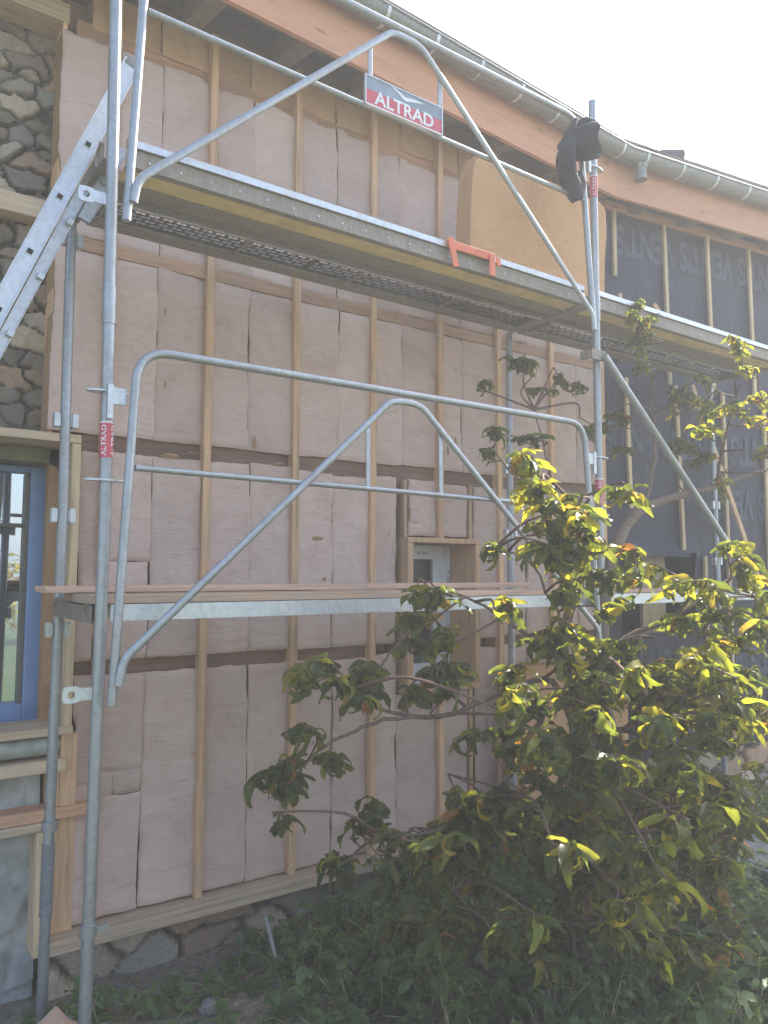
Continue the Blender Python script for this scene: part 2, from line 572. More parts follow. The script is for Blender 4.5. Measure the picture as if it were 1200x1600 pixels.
def tag(o, label, cat, group=None, kind=None):
    o['label'] = label
    o['category'] = cat
    if group: o['group'] = group
    if kind: o['kind'] = kind
    return o


def thing(name, label, cat, loc=(0, 0, 0), group=None):
    o = bpy.data.objects.new(name, None)
    o.empty_display_size = 0.1
    COL.objects.link(o)
    o.location = loc
    return tag(o, label, cat, group)


def arc_pts(pts, rad, seg=6):
    """round the inner corners of a polyline"""
    pts = [Vector(p) for p in pts]
    out = [pts[0]]
    for i in range(1, len(pts) - 1):
        a, b, c = pts[i - 1], pts[i], pts[i + 1]
        r = min(rad, (a - b).length * 0.45, (c - b).length * 0.45)
        p, q = b + (a - b).normalized() * r, b + (c - b).normalized() * r
        for k in range(seg + 1):
            t = k / seg
            out.append(p.lerp(b, t).lerp(b.lerp(q, t), t))
    out.append(pts[-1])
    return out


def text_geo(body, size, bold=0.0):
    cu = bpy.data.curves.new('text', 'FONT')
    cu.body = body
    cu.size = size
    cu.offset = bold
    cu.align_x = 'CENTER'
    cu.align_y = 'CENTER'
    cu.resolution_u = 4
    o = bpy.data.objects.new('text', cu)
    COL.objects.link(o)
    dg = bpy.context.evaluated_depsgraph_get()
    me = bpy.data.meshes.new_from_object(o.evaluated_get(dg))
    V = [tuple(v.co) for v in me.vertices]
    Fc = [tuple(p.vertices) for p in me.polygons]
    bpy.data.objects.remove(o)
    bpy.data.curves.remove(cu)
    bpy.data.meshes.remove(me)
    return V, Fc


def heightfield(mb, nx, nz, fn, keep=None, cols=None):
    """fn(i,j) -> point"""
    V = [fn(i, j) for j in range(nz) for i in range(nx)]
    Fc = []
    for j in range(nz - 1):
        for i in range(nx - 1):
            if keep is None or keep(i, j):
                a = j * nx + i
                Fc.append((a, a + 1, a + 1 + nx, a + nx))
    o = len(mb.v)
    mb.add(V, Fc)
    if cols is not None:
        mb.tint[o:] = [tuple(c) for c in cols]
    return mb


# rubble masonry as a relief: (height, colour) sampled on a grid
STONE_COLS = np.array([(0.30, 0.285, 0.26), (0.24, 0.235, 0.225), (0.36, 0.31, 0.25), (0.33, 0.25, 0.19), (0.22, 0.20, 0.175), (0.40, 0.37, 0.31), (0.30, 0.23, 0.19), (0.27, 0.28, 0.28)])


def masonry(xs, zs, cell=(0.21, 0.13), seed=1, mortar=(0.105, 0.088, 0.064), depth=0.044):
    r = np.random.default_rng(seed)
    x0, x1, z0, z1 = xs[0], xs[-1], zs[0], zs[-1]
    P = []
    z = z0 - cell[1]
    while z < z1 + cell[1]:
        x = x0 - cell[0] * (1 + r.random())
        while x < x1 + cell[0]:
            P.append((x + r.normal(0, 0.03), z + r.normal(0, cell[1] * 0.28), r.uniform(0.7, 1.25)))
            x += cell[0] * r.uniform(0.5, 1.5)
        z += cell[1] * r.uniform(0.75, 1.2)
    P = np.array(P)
    n = len(P)
    X, Z = np.meshgrid(xs, zs)
    # warp
    wx = X + 0.007 * np.sin(Z * 23 + X * 9) + 0.005 * np.sin(X * 61 + Z * 37)
    wz = Z + 0.006 * np.sin(X * 27 + Z * 6) + 0.005 * np.sin(Z * 67 - X * 51)
    H = np.zeros_like(X); C = np.zeros(X.shape + (3,))
    cid = np.zeros(X.shape, int); f1 = np.zeros_like(X); f2 = np.zeros_like(X)
    for j in range(len(zs)):
        near = np.abs(P[:, 1] - zs[j]) < cell[1] * 3.2
        idx = np.where(near)[0]
        q = P[idx]
        d = (np.abs((wx[j][:, None] - q[:, 0]) / cell[0]) ** 2.6 + np.abs((wz[j][:, None] - q[:, 1]) / cell[1]) ** 2.6) ** (1 / 2.6) / q[:, 2]
        o = np.argpartition(d, 1, axis=1)[:, :2]
        da = np.take_along_axis(d, o, 1)
        sw = da[:, 0] > da[:, 1]
        o[sw] = o[sw][:, ::-1]; da[sw] = da[sw][:, ::-1]
        f1[j], f2[j], cid[j] = da[:, 0], da[:, 1], idx[o[:, 0]]
    gapw = 0.22 + 0.28 * np.sin(X * 5.1 + Z * 3.3) * np.sin(Z * 4.7 - X * 2.2)
    e = np.clip((f2 - f1) / 0.10 - gapw, 0, 1)
    s = e * e * (3 - 2 * e)
    lift = r.uniform(0.45, 1.2, n)[cid]
    tx = r.normal(0, 0.10, n)[cid]; tz = r.normal(0, 0.12, n)[cid]
    rel = (wx - P[cid, 0]) * tx + (wz - P[cid, 1]) * tz
    H = depth * s * lift + rel * s + 0.004 * np.sin(X * 70 + Z * 33) * np.sin(Z * 81) * s + 0.006 * np.abs(np.sin(X * 31 + 3 * np.sin(Z * 19) + cid)) * s
    base = STONE_COLS[r.integers(0, len(STONE_COLS), n)] * r.uniform(0.95, 1.6, n)[:, None] * np.array((1.12, 1.0, 0.86))
    C = base[cid] * s[..., None] + np.array(mortar) * (1 - s[..., None])
    return H, C


# ------------------------------------------------------------------ ground (one sheet, fine near the house, out to the horizon)
def ground_z(x, y):
    n = mnoise.fractal(Vector((x * 0.9, y * 0.9, 0.3)), 0.9, 2.1, 5)
    near = max(0.0, 1 - max(abs(x - 2) / 9, abs(y) / 6))
    return 0.05 * n * min(1, near * 3) + 0.02 * n - 0.17 * min(1.0, max(0.0, (y - 0.35) / 0.5))


ax = sorted(set([-110, -70, -45, -25, -14, -9] + [round(-6 + 0.09 * i, 3) for i in range(160)] + [9, 12, 18, 30, 60, 110]))
ay = sorted(set([-110, -70, -45, -25, -14, -9, -6.5] + [round(-5 + 0.07 * i, 3) for i in range(93)] + [3, 6, 12, 30, 60, 110]))
g = MB()
V = [(x, y, ground_z(x, y)) for y in ay for x in ax]
nxg = len(ax)
g.add(V, [(j * nxg + i, j * nxg + i + 1, (j + 1) * nxg + i + 1, (j + 1) * nxg + i) for j in range(len(ay) - 1) for i in range(nxg - 1)])
go = g.build('ground', M['ground'], smooth=80)
go['kind'] = 'structure'

# ------------------------------------------------------------------ the house
house = thing('house', 'stone house under renovation with pink insulation batts between upright studs', 'house', (0, 1.1, 0))
SY = 1.08            # front face of the studs
WY = 1.112           # face of the insulation
KX, KY = 4.46, 1.09  # where the wall bends
PH = R_(8.0)
DV = Vector((math.cos(PH), -math.sin(PH), 0)); NV = Vector((-math.sin(PH), -math.cos(PH), 0))


def rw(d, off, z):
    """point on the right-hand wall: d along it, off out from it"""
    return Vector((KX, KY, z)) + DV * d + NV * off


core = MB()
core.box(-5, 4.5, 1.66, 6.5, -0.3, 5.6)
core.box(2.28, 2.40, 1.36, 1.655, 0.9, 2.5); core.box(2.94, 4.5, 1.40, 1.655, 0, 5.2); core.box(0.2, 2.28, 1.40, 1.655, 0, 5.2)
core.box(2.40, 2.94, 1.40, 1.655, 0, 1.15); core.box(2.40, 2.94, 1.40, 1.655, 2.25, 5.2)
o_core = core.build('core_wall', M['dark'], house)  # near-black backing, coloured so that the openings look unlit

# --- rubble wall on the left, with the window opening left out
xs = np.arange(-1.7, 0.135, 0.012); zs = np.arange(-0.15, 5.3, 0.0125)
H, C = masonry(xs, zs, (0.185, 0.105), 3)
WX0, WX1, WZ0, WZ1 = -1.02, 0.115, 1.16, 2.60
st = MB()
soft = np.clip((zs - 2.62) / 0.45, 0.25, 1)      # lime smeared over the stones just above the window


def keep_st(i, j):
    x, z = xs[i], zs[j]
    return not (WX0 < x < WX1 and WZ0 < z < WZ1)


heightfield(st, len(xs), len(zs), lambda i, j: (xs[i], 1.36 - H[j, i] * soft[j], zs[j]), keep_st,
            (C * soft[:, None, None] + np.array((0.27, 0.245, 0.19)) * (1 - soft[:, None, None])).reshape(-1, 3))
xs2 = np.arange(-5, -1.68, 0.035); zs2 = np.arange(-0.15, 5.3, 0.035)
H2, C2 = masonry(xs2, zs2, (0.24, 0.15), 4)
heightfield(st, len(xs2), len(zs2), lambda i, j: (xs2[i], 1.36 - H2[j, i], zs2[j]), None, C2.reshape(-1, 3))
st.col = (0.2, 0.18, 0.15)
st.box(WX1 - 0.005, 0.125, 1.345, 1.66, WZ0, WZ1); st.box(WX0 - 0.02, WX0, 1.345, 1.66, WZ0, WZ1)
stone_wall = st.build('stone_wall', M['stone'], house, smooth=60)

# timbers let into the rubble
b = MB(); b.bar((-5, 1.27, 3.955), (0.0, 1.27, 3.955), 0.12, 0.11); b.build('wall_timber', M['pale_x'], house, bevel=0.004)
b = MB(); b.bar((-5, 1.24, 5.075), (0.04, 1.24, 5.075), 0.19, 0.11); b.build('wall_timber', M['pale_x'], house, bevel=0.004)

# --- blue window
bw = MB()
fy0, fy1 = 1.47, 1.55
bw.box(-0.008, 0.113, fy0, fy1, 1.17, 2.58); bw.box(-1.0, -0.93, fy0, fy1, 1.17, 2.58)
bw.box(-0.93, -0.008, fy0 + 0.003, fy1, 2.545, 2.58); bw.box(-0.93, -0.008, fy0 + 0.003, fy1, 1.17, 1.27)
win = bw.build('window', M['blue'], house, bevel=0.006)
wf = MB()
wf.box(-0.030, -0.009, fy0 + 0.02, fy1, 1.272, 2.54); wf.box(-0.196, -0.162, fy0 + 0.02, fy1, 1.272, 2.54)
wf.box(-0.1615, -0.0305, fy0 + 0.022, fy1, 2.238, 2.258)
wf.box(-0.57, -0.52, fy0 + 0.02, fy1, 1.272, 2.54)
wf.build('sash_bar', plain('sash_brown_paint', (0.15, 0.14, 0.11), 0.5), win, bevel=0.003)
gl = MB(); gl.box(-0.93, -0.01, 1.535, 1.545, 1.27, 2.55); gl.build('pane', M['glass'], win)
# stone lintel with a rounded end, above the window
ln = MB()
ol = [(-1.05, 2.66), (0.20, 2.66), (0.20, 2.50)]
for k in range(9):
    a = R_(90 * k / 8)
    ol.append((0.115 - 0.10 * (1 - math.cos(a)) * 1.0, 2.50 + 0.085 * math.sin(a)))
ol += [(-1.05, 2.585)]
ln.prism(ol, 1.30, 1.60)
ln.build('lintel', M['arch'], win, smooth=40)
# timber lining box standing round the window
tb = MB(); tb.box(0.112, 0.156, 1.05, 1.34, 1.2, 2.665); tb.build('frame_post', M['pale_z'], house, bevel=0.003)
tb = MB(); tb.box(-1.2, 0.156, 1.05, 1.32, 2.668, 2.712); tb.build('frame_head', M['pale_x'], house, bevel=0.003)
tb = MB(); tb.box(-1.2, 0.16, 1.035, 1.33, 1.165, 1.205); tb.build('frame_sill', M['pale_x'], house, bevel=0.003)
tb = MB(); tb.box(-1.2, 0.13, 1.03, 1.30, 0.985, 1.045); tb.build('frame_rail', M['pale_x'], house, bevel=0.003)
ss = MB(); ss.tube([(-1.2, 1.11, 1.108), (0.05, 1.11, 1.108), (0.075, 1.12, 1.108), (0.085, 1.16, 1.108)], [0.048, 0.048, 0.044, 0.02], 16, flat=(1.4, 1.0))
ss.build('sill', M['silstone'], house, smooth=50)
tb = MB(); tb.box(0.112, 0.19, 1.063, 1.36, 0.801, 1.163); tb.build('frame_post', M['stud'], house, bevel=0.003)
tb = MB(); tb.box(0.06, 0.1115, 1.075, 1.36, 0.801, 0.98); tb.build('frame_post', M['stud'], house, bevel=0.003)
tb = MB(); tb.box(0.0475, 0.20, 1.10, 1.34, 0.1, 0.7395); tb.build('frame_rail', M['stud'], house)
lm = MB()
lx = np.arange(-1.6, 0.06, 0.02); lz = np.arange(-0.2, 1.0, 0.02)
Hl, Cl = masonry(lx, lz, (0.3, 0.2), 9, depth=0.03)
heightfield(lm, len(lx), len(lz), lambda i, j: (lx[i], 1.20 - Hl[j, i] * 0.7, lz[j]), None, (Cl * 0 + 1).reshape(-1, 3))
lm.build('limewashed_wall', M['lime'], house, smooth=60)
# second lining box, low down
tb = MB(); tb.box(0.005, 0.047, 1.03, 1.19, 0.10, 0.70); tb.build('frame_post', M['pale_z'], house, bevel=0.003)
tb = MB(); tb.box(-1.3, 0.047, 1.03, 1.19, 0.703, 0.742); tb.build('frame_head', M['pale_x'], house, bevel=0.003)
tb = MB(); tb.box(-1.3, 0.30, 1.052, 1.19, 0.7445, 0.80); tb.build('frame_rail', M['stud_x'], house, bevel=0.003)

# --- studs, rails and insulation of the left wall (one part, its pieces one level down)
wall = MB()
wall.box(0.05, 2.30, 1.30, 1.38, 0.05, 5.3); wall.box(2.985, 4.46, 1.30, 1.38, 0.05, 5.3); wall.box(2.301, 2.984, 1.302, 1.38, 2.245, 5.3); wall.box(2.301, 2.984, 1.302, 1.38, 0.05, 1.16)
iwall = wall.build('insulated_wall', M['wool_edge'], house)
S = [0.29, 0.87, 1.46, 2.05, 2.635, 3.22, 3.80]
SW = 0.044


def stud(x, z0, z1, y=SY, w=SW, m='stud', lean=0.0):
    q = MB()
    q.add([(x - w / 2, y, z0), (x + w / 2, y, z0), (x + w / 2, 1.298, z0), (x - w / 2, 1.298, z0),
           (x - w / 2 + lean, y, z1), (x + w / 2 + lean, y, z1), (x + w / 2 + lean, 1.298, z1), (x - w / 2 + lean, 1.298, z1)],
          [(0, 3, 2, 1), (4, 5, 6, 7), (0, 1, 5, 4), (1, 2, 6, 5), (2, 3, 7, 6), (3, 0, 4, 7)])
    q.cur = 1
    for zz in (z0 + 0.06, 1.5, 2.69, 3.86):
        if z0 < zz < z1:
            q.tube([(x + random.uniform(-.008, .008), y - 0.003, zz), (x, y + 0.004, zz)], 0.0045, 8)
    return q.build('stud', [M[m], M['screw']], iwall, bevel=0.003)


for i, x in enumerate(S):
    if i == 4:
        stud(x, 2.235, 5.32); stud(x, 0.17, 1.195)
    else:
        stud(x, 0.17, 5.32, lean=random.uniform(-0.012, 0.012))
stud(4.43, 0.2, 5.3)
# the trimmers beside the small window, set back
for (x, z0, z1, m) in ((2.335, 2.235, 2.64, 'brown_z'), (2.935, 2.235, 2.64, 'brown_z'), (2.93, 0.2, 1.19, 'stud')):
    stud(x, z0, z1, 1.108, 0.03, m)


def rail(x0, x1, z0, z1, y, m):
    q = MB(); q.box(x0, x1, y, 1.297, z0, z1)
    return q.build('rail', M[m], iwall, bevel=0.002)


ZB = [0.178, 1.445, 1.515, 2.645, 2.735, 3.748, 3.815, 4.992, 5.040, 5.32]   # batt rows between the rails
edges = [0.157] + S + [4.43]
for a, bb in zip(edges[:-1], edges[1:]):
    x0, x1 = a + SW / 2 + 0.001, bb - SW / 2 - 0.001
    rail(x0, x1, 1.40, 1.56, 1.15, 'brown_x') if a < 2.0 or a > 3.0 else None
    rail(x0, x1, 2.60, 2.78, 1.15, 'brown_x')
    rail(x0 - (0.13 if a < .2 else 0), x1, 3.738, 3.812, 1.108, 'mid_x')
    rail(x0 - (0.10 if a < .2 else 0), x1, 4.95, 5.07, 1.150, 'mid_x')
q = MB(); q.box(0.05, 4.46, 0.995, 1.297, 0.142, 0.168); q.build('sole_plate', M['pale_x'], iwall, bevel=0.003)
q = MB(); q.box(0.05, 4.46, 1.0, 1.297, 0.10, 0.1415); q.build('sole_plate', M['pale_x'], iwall, bevel=0.003)
q = MB(); q.box(0.008, 0.03, 1.15, 1.345, 2.715, 5.02); q.build('edge_board', M['stud'], iwall, bevel=0.003)


def batt(x0, x1, z0, z1, m='wool', y=WY, seed=0, tear=0.0):
    """soft panel: rounded, slightly ragged edges and horizontal creases"""
    r = np.random.default_rng(seed * 13 + 5)
    nx = max(4, int((x1 - x0) / 0.0125)); nz = max(4, int((z1 - z0) / 0.016))
    ph = r.uniform(0, 50, 6)
    bulge = r.uniform(0.0, 0.010); tilt = r.normal(0, 0.007)
    ca = r.uniform(z0, z1, 4); cs = r.uniform(-0.25, 0.25, 4); cx = r.uniform(x0, x1, 4); cd = r.uniform(0.002, 0.009, 4)

    def fn(i, j):
        u, w = i / (nx - 1), j / (nz - 1)
        x = x0 + (x1 - x0) * u; z = z0 + (z1 - z0) * w
        n1 = mnoise.fractal(Vector((x * 3.4 + ph[0], z * 4.0 + ph[1], ph[2])), 0.9, 2.0, 4)
        n2 = mnoise.fractal(Vector((x * 7 + ph[3], z * 42, ph[4])), 0.9, 2.0, 3)
        d = min(u, 1 - u) * (x1 - x0); e = min(w, 1 - w) * (z1 - z0)
        drop = 0.007 * math.exp(-(d / 0.006) ** 2) + 0.010 * math.exp(-(e / 0.009) ** 2)
        crease = 0
        for k in range(4):
            dz = z - (ca[k] + cs[k] * (x - cx[k]))
            crease += 1.5 * cd[k] * math.exp(-(dz / 0.007) ** 2) * max(0, 1 - abs(x - cx[k]) / 0.17)
        yy = y + drop + crease - bulge * math.sin(math.pi * u) * math.sin(math.pi * w) - 0.011 * n1 - 0.0020 * n2 + tilt * (u - .5)
        jag = mnoise.fractal(Vector((ph[5], z * 7, u * 3)), 0.9, 2, 5)
        if i in (0, nx - 1):
            tornv = max(0.0, mnoise.noise(Vector((ph[4], z * 2.3, u * 5))) - 0.22) * 0.06
            x += 0.005 * jag + (tornv if i == 0 else -tornv)
            yy += tornv * 0.5
        if j in (0, nz - 1):
            z += (0.006 + tear * (j > 0)) * mnoise.fractal(Vector((x * 7, ph[5], w)), 0.9, 2, 4)
        return (x, yy, z)

    q = MB()
    heightfield(q, nx, nz, fn)
    # returned edges so that the panel has thickness
    V0 = list(q.v)
    ringi = [i for i in range(nx)] + [j * nx + nx - 1 for j in range(1, nz)] + [(nz - 1) * nx + i for i in range(nx - 2, -1, -1)] + [j * nx for j in range(nz - 2, 0, -1)]
    base = [V0[k] for k in ringi]
    n = len(base)
    q.add(base + [(p[0], 1.29, p[2]) for p in base], [(i, (i + 1) % n, n + (i + 1) % n, n + i) for i in range(n)], 1)
    return q.build('insulation_batt', [M[m], M['wool_edge']], iwall, smooth=70)


sd = 0
SEAM = {0: None, 1: 0.545, 2: 1.15, 3: 1.76, 4: 2.29, 5: 2.855, 6: 3.5, 7: 4.1}
for bi, (a, bb) in enumerate(zip(edges[:-1], edges[1:])):
    x0, x1 = a + SW / 2 - 0.005, bb - SW / 2 + 0.005
    for ri in range(5):
        z0, z1 = ZB[2 * ri], ZB[2 * ri + 1]
        m = 'fibre' if ri == 4 else 'wool'
        xa = x0
        if bi == 0 and ri >= 2:
            xa = 0.0
        if ri == 4:
            xa = max(xa, 0.16)
        seam = SEAM[bi]
        z0 += random.uniform(-0.006, 0.008); z1 += random.uniform(-0.012, 0.004)
        if ri == 3:
            z1 += random.uniform(-0.05, 0.0)
        # around the small window
        if bi in (4, 5) and ri in (0, 1):
            if bi == 4:
                segs = [(x0, 2.262, z0, z1)]
                segs += [(2.365, x1, 2.25, z1)] if ri == 1 else [(2.262, x1, z0, 1.16)]
            else:
                segs = [(2.975, x1, z0, z1)]
                segs += [(x0, 2.905, 2.25, z1)] if ri == 1 else [(x0, 2.90, z0, 1.16)]
        elif seam is None:
            segs = [(xa, x1, z0, z1)]
            if ri == 0: segs = [(xa, x1, z0, 0.88), (xa, x1, 0.879, z1)]
        else:
            s = seam + random.uniform(-0.02, 0.02)
            gap = random.choice((-0.003, -0.002, -0.001, 0.002))
            segs = [(xa, s - gap, z0, z1), (s + gap, x1, z0 + random.uniform(-.006, .006), z1 + random.uniform(-.012, .012))]
            if bi == 1 and ri == 1:
                segs = [(xa, s, z0, 2.05), (xa, s, 2.049, z1), (s + .001, x1, z0, z1)]
            if bi == 1 and ri == 0:
                segs = [(xa, s, z0, 0.80), (xa, s - .15, 0.799, 0.93), (s - .151, s, 0.799, 0.93), (xa, s, 0.929, z1), (s + .001, x1, z0, z1)]
        for (p, q_, r_, t_) in segs:
            if q_ - p > 0.05:
                sd += 1
                batt(p, q_, r_, t_, m, WY if m == 'wool' else 1.135 + random.uniform(-.008, .012), sd, .02 if ri >= 3 else .004)
# scraps of torn wool hanging from the seams
for (px, py, w, h) in ((497, 841, .10, .035), (508, 905, .03, .03), (398, 693, .03, .10), (640, 805, .03, .14), (607, 835, .02, .05), (700, 705, .02, .09), (268, 712, .16, .03), (300, 708, .09, .02), (435, 725, .12, .03), (258, 487, .012, .07), (258, 600, .012, .06), (372, 405, .1, .03), (712, 690, .02, .08)):
    c = at(px, py, WY - 0.008)
    q = MB()
    n = 14
    V = [(c.x, c.y - 0.012, c.z)]
    for k in range(n):
        a = 2 * math.pi * k / n
        rr = random.uniform(0.45, 1.1)
        V.append((c.x + math.cos(a) * w / 2 * rr, c.y + random.uniform(-.004, .012), c.z + math.sin(a) * h / 2 * rr))
    q.add(V, [(0, 1 + k, 1 + (k + 1) % n) for k in range(n)])
    q.build('wool_tuft', M['wool_edge'], iwall, smooth=80)

# --- small white window
sw = MB()
wx0, wx1, wz0, wz1 = 2.36, 2.93, 1.235, 2.2
sw.box(wx0 - .05, wx0, 1.05, 1.30, 1.20, 2.199); sw.box(wx1, wx1 + .045, 1.05, 1.39, 1.20, 2.199)
sw.box(wx0 - .05, wx1 + .045, 1.045, 1.39, 2.2, 2.236); sw.box(wx0 - .05, wx1 + .045, 1.045, 1.39, 1.165, 1.199)
sbox = sw.build('small_window', M['stud'], house, bevel=0.003)
pf = MB()
y0, y1 = 1.33, 1.385
pf.box(2.44, 2.53, y0, y1, 1.24, 2.195); pf.box(2.765, 2.925, y0, y1, 1.24, 2.195)
pf.box(2.531, 2.764, y0 + .002, y1, 2.09, 2.195); pf.box(2.531, 2.764, y0 + .002, y1, 1.24, 1.33)
pf.box(2.745, 2.764, y0 - .012, y0, 1.30, 2.10); pf.box(2.85, 2.87, y0 - .01, y0, 1.24, 2.19)
pf.box(2.40, 2.929, 1.24, 1.33, 1.202, 1.238)
fo = pf.build('window_frame', M['white_pvc'], sbox, bevel=0.004)
gd = MB(); gd.box(2.53, 2.745, 1.365, 1.372, 1.33, 2.09); gd.build('pane', M['glass_dk'], sbox)
ik = MB()
for (tx, tz, rot) in ((2.66, 2.135, 0), (2.90, 1.95, 1), (2.90, 1.55, 1)):
    tv, tf = text_geo('N 7061', 0.035)
    ik.add([(tx + (v[0] if not rot else v[1]), y0 - .0015, tz + (v[1] if not rot else -v[0])) for v in tv], tf)
ik.build('frame_print', M['ink'], sbox)

# --- membrane wall on the right
mw = MB()
nd_, nz_ = 150, 120
dmax, mz0, mz1 = 5.2, 0.40, 5.32


def keep_m(i, j):
    d = dmax * i / (nd_ - 1); z = mz0 + (mz1 - mz0) * j / (nz_ - 1)
    sag = 2.16 - 0.05 * math.sin(max(0, min(1, (d - .1) / 1.0)) * math.pi)
    return not (0.12 < d < 1.02 and 1.45 < z < sag)


def fm(i, j):
    d = dmax * i / (nd_ - 1); z = mz0 + (mz1 - mz0) * j / (nz_ - 1)
    n = mnoise.fractal(Vector((d * 1.3, z * 0.8, 3.3)), 0.9, 2.0, 4)
    edge = 0.03 * math.exp(-((z - 2.15) / 0.09) ** 2) if d < 1.1 else 0
    return tuple(rw(d, 0.012 * n + edge, z))


heightfield(mw, nd_, nz_, fm, keep_m)
mwall = mw.build('membrane_wall', M['membrane'], house, smooth=60)
ret = MB()
for (d0, d1, o0, o1, z0, z1) in ((-0.02, 5.3, -0.5, -0.36, 0.0, 5.3),):
    P = [rw(d, o, z) for z in (z0, z1) for d, o in ((d0, o0), (d1, o0), (d1, o1), (d0, o1))]
    ret.add(P, [(0, 1, 2, 3), (7, 6, 5, 4), (0, 4, 5, 1), (1, 5, 6, 2), (2, 6, 7, 3), (3, 7, 4, 0)])
ret.build('core_wall', M['dark'], house)  # same near-black backing, its colour standing in for shade


def rbox(q, d0, d1, o0, o1, z0, z1, lean=0.0):
    P = [rw(d + (lean if z == z1 else 0), o, z) for z in (z0, z1) for d, o in ((d0, o1), (d1, o1), (d1, o0), (d0, o0))]
    q.add(P, [(0, 3, 2, 1), (4, 5, 6, 7), (0, 1, 5, 4), (1, 2, 6, 5), (2, 3, 7, 6), (3, 0, 4, 7)])


for (d, z0, z1, w, lean) in ((0.19, 3.85, 4.45, .036, -.01), (0.13, 4.6, 5.2, .036, 0), (0.77, 3.7, 5.25, .038, -.03), (1.34, 3.7, 5.22, .038, -.03), (1.92, 3.7, 5.2, .038, -.02), (2.5, 3.7, 5.2, .038, 0), (3.1, .5, 5.2, .038, 0),
                             (0.26, 2.55, 3.7, .038, -.03), (0.89, 2.2, 3.7, .038, -.05), (1.49, 0.45, 3.7, .038, -.03), (2.06, 0.5, 3.7, .038, -.02), (1.17, 1.4, 2.15, .038, -.01), (0.83, 0.45, 1.35, .036, 0), (1.42, .45, 1.1, .034, 0), (2.5, .5, 3.7, .038, 0)):
    q = MB(); rbox(q, d - w / 2, d + w / 2, 0.008, 0.035, z0, z1, lean); q.build('batten', M['pale_z'], mwall, bevel=0.002)
q = MB(); rbox(q, 0.0, 5.2, -0.01, 0.05, 5.20, 5.26); q.build('batten', M['fascia'], mwall, bevel=0.002)
# upside-down print on the membrane
tv, tf = text_geo("VENT'S", 0.30, 0.010)
tw = max(v[0] for v in tv) - min(v[0] for v in tv)
for row, (z, d0, k) in enumerate(((4.97, 0.52, 6), (3.18, 0.34, 5), (2.66, 0.70, 5), (1.20, 0.50, 6), (0.66, 0.40, 6))):
    for n in range(k):
        d = d0 + n * 0.80
        q = MB()
        V = []
        for v in tv:
            dd, zz = d - v[0] * 0.74 / tw, z - v[1] * 1.25
            nz = mnoise.fractal(Vector((dd * 1.3, zz * 0.8, 3.3)), 0.9, 2.0, 4)
            V.append(rw(dd, 0.012 * nz + 0.007, zz))
        if row == 2 and d < 1.0: continue
        q.add(V, tf)
        q.build('membrane_print', M['print'], mwall)
# opening under the membrane flap
q = MB(); rbox(q, 0.50, 0.78, -0.14, -0.10, 1.4, 2.25); q.build('opening_board', M['pale_y'], mwall)
q = MB(); rbox(q, 0.1, 1.04, -0.33, -0.30, 1.4, 2.3); q.build('opening_back', M['dark'], mwall)  # near-black sheet painted as the shade inside the opening

# --- rubble footing under both walls
pl = MB()
px_ = np.arange(0.05, 9.6, 0.024); pz_ = np.arange(-0.25, 0.46, 0.02)
Hp, Cp = masonry(px_, pz_, (0.34, 0.19), 21, depth=0.07)
Cp = Cp * 1.25


def fp(i, j):
    x, z = px_[i], pz_[j]
    if x < KX:
        return (x, 1.17 - Hp[j, i], min(z, 0.098))
    return tuple(rw(x - KX, -0.09 + Hp[j, i], z))


heightfield(pl, len(px_), len(pz_), fp, None, Cp.reshape(-1, 3))
pl.build('footing', M['stone'], house, smooth=60)

# --- eaves: fascia, soffit, rafter ends, gutter, roof
EK = Vector((4.33, 0.82, 0))
EL = Vector((-5.0, 0.34, 0))
ER = EK + Vector((math.cos(R_(9)), -math.sin(R_(9)), 0)) * 6.0


def eave_strip(q, o0, o1, z0, z1, ends=(EL, EK, ER)):
    """strip following the eaves, o = distance inward from the fascia line"""
    ln_ = []
    for i, p in enumerate(ends):
        if i == 0: n = (EK - EL).normalized()
        elif i == 2: n = (ER - EK).normalized()
        else: n = ((EK - EL).normalized() + (ER - EK).normalized()).normalized()
        nn = Vector((-n.y, n.x, 0))
        ln_.append((p, nn))
    V = []
    for p, nn in ln_:
        for (o, z) in ((o0, z0), (o1, z0), (o1, z1), (o0, z1)):
            V.append((p.x + nn.x * o, p.y + nn.y * o, z))
    Fc = [(0, 1, 2, 3), (11, 10, 9, 8)]
    for s in range(2):
        for k in range(4):
            Fc.append((s * 4 + k, s * 4 + (k + 1) % 4, s * 4 + 4 + (k + 1) % 4, s * 4 + 4 + k))
    q.add(V, Fc)


rf = MB()
nn = Vector((-(EK - EL).normalized().y, (EK - EL).normalized().x, 0))
# roof slopes: courses of slates stepping up from the eaves
for seg, (A, B) in enumerate(((EL, EK), (EK, ER))):
    t = (B - A).normalized(); n_ = Vector((-t.y, t.x, 0))
    L_ = (B - A).length
    for c in range(13):
        o0 = -0.10 + c * 0.22
        z = 5.60 + (o0 + 0.10) * 0.55
        k = 0
        while k * 0.28 < L_:
            u0 = k * 0.28 - (0.14 if c % 2 else 0); u1 = u0 + 0.276
            u0, u1 = max(0, u0), min(L_, u1)
            k += 1
            if u1 - u0 < .02: continue
            jz = random.uniform(0, .004)
            P = []
            for (u, o, zz) in ((u0, o0, z + jz), (u1, o0, z + jz), (u1, o0 + .34, z + .34 * .52), (u0, o0 + .34, z + .34 * .52)):
                p = A + t * u + n_ * o
                P.append((p.x, p.y, zz))
            P += [(p[0], p[1], p[2] + 0.009) for p in P]
            rf.add(P, [(0, 3, 2, 1), (4, 5, 6, 7), (0, 1, 5, 4), (1, 2, 6, 5), (2, 3, 7, 6), (3, 0, 4, 7)])
roof = rf.build('roof', M['slate'], house)
q = MB(); eave_strip(q, 0.0, 0.035, 5.155, 5.52); q.build('fascia', M['fascia'], roof, bevel=0.003)
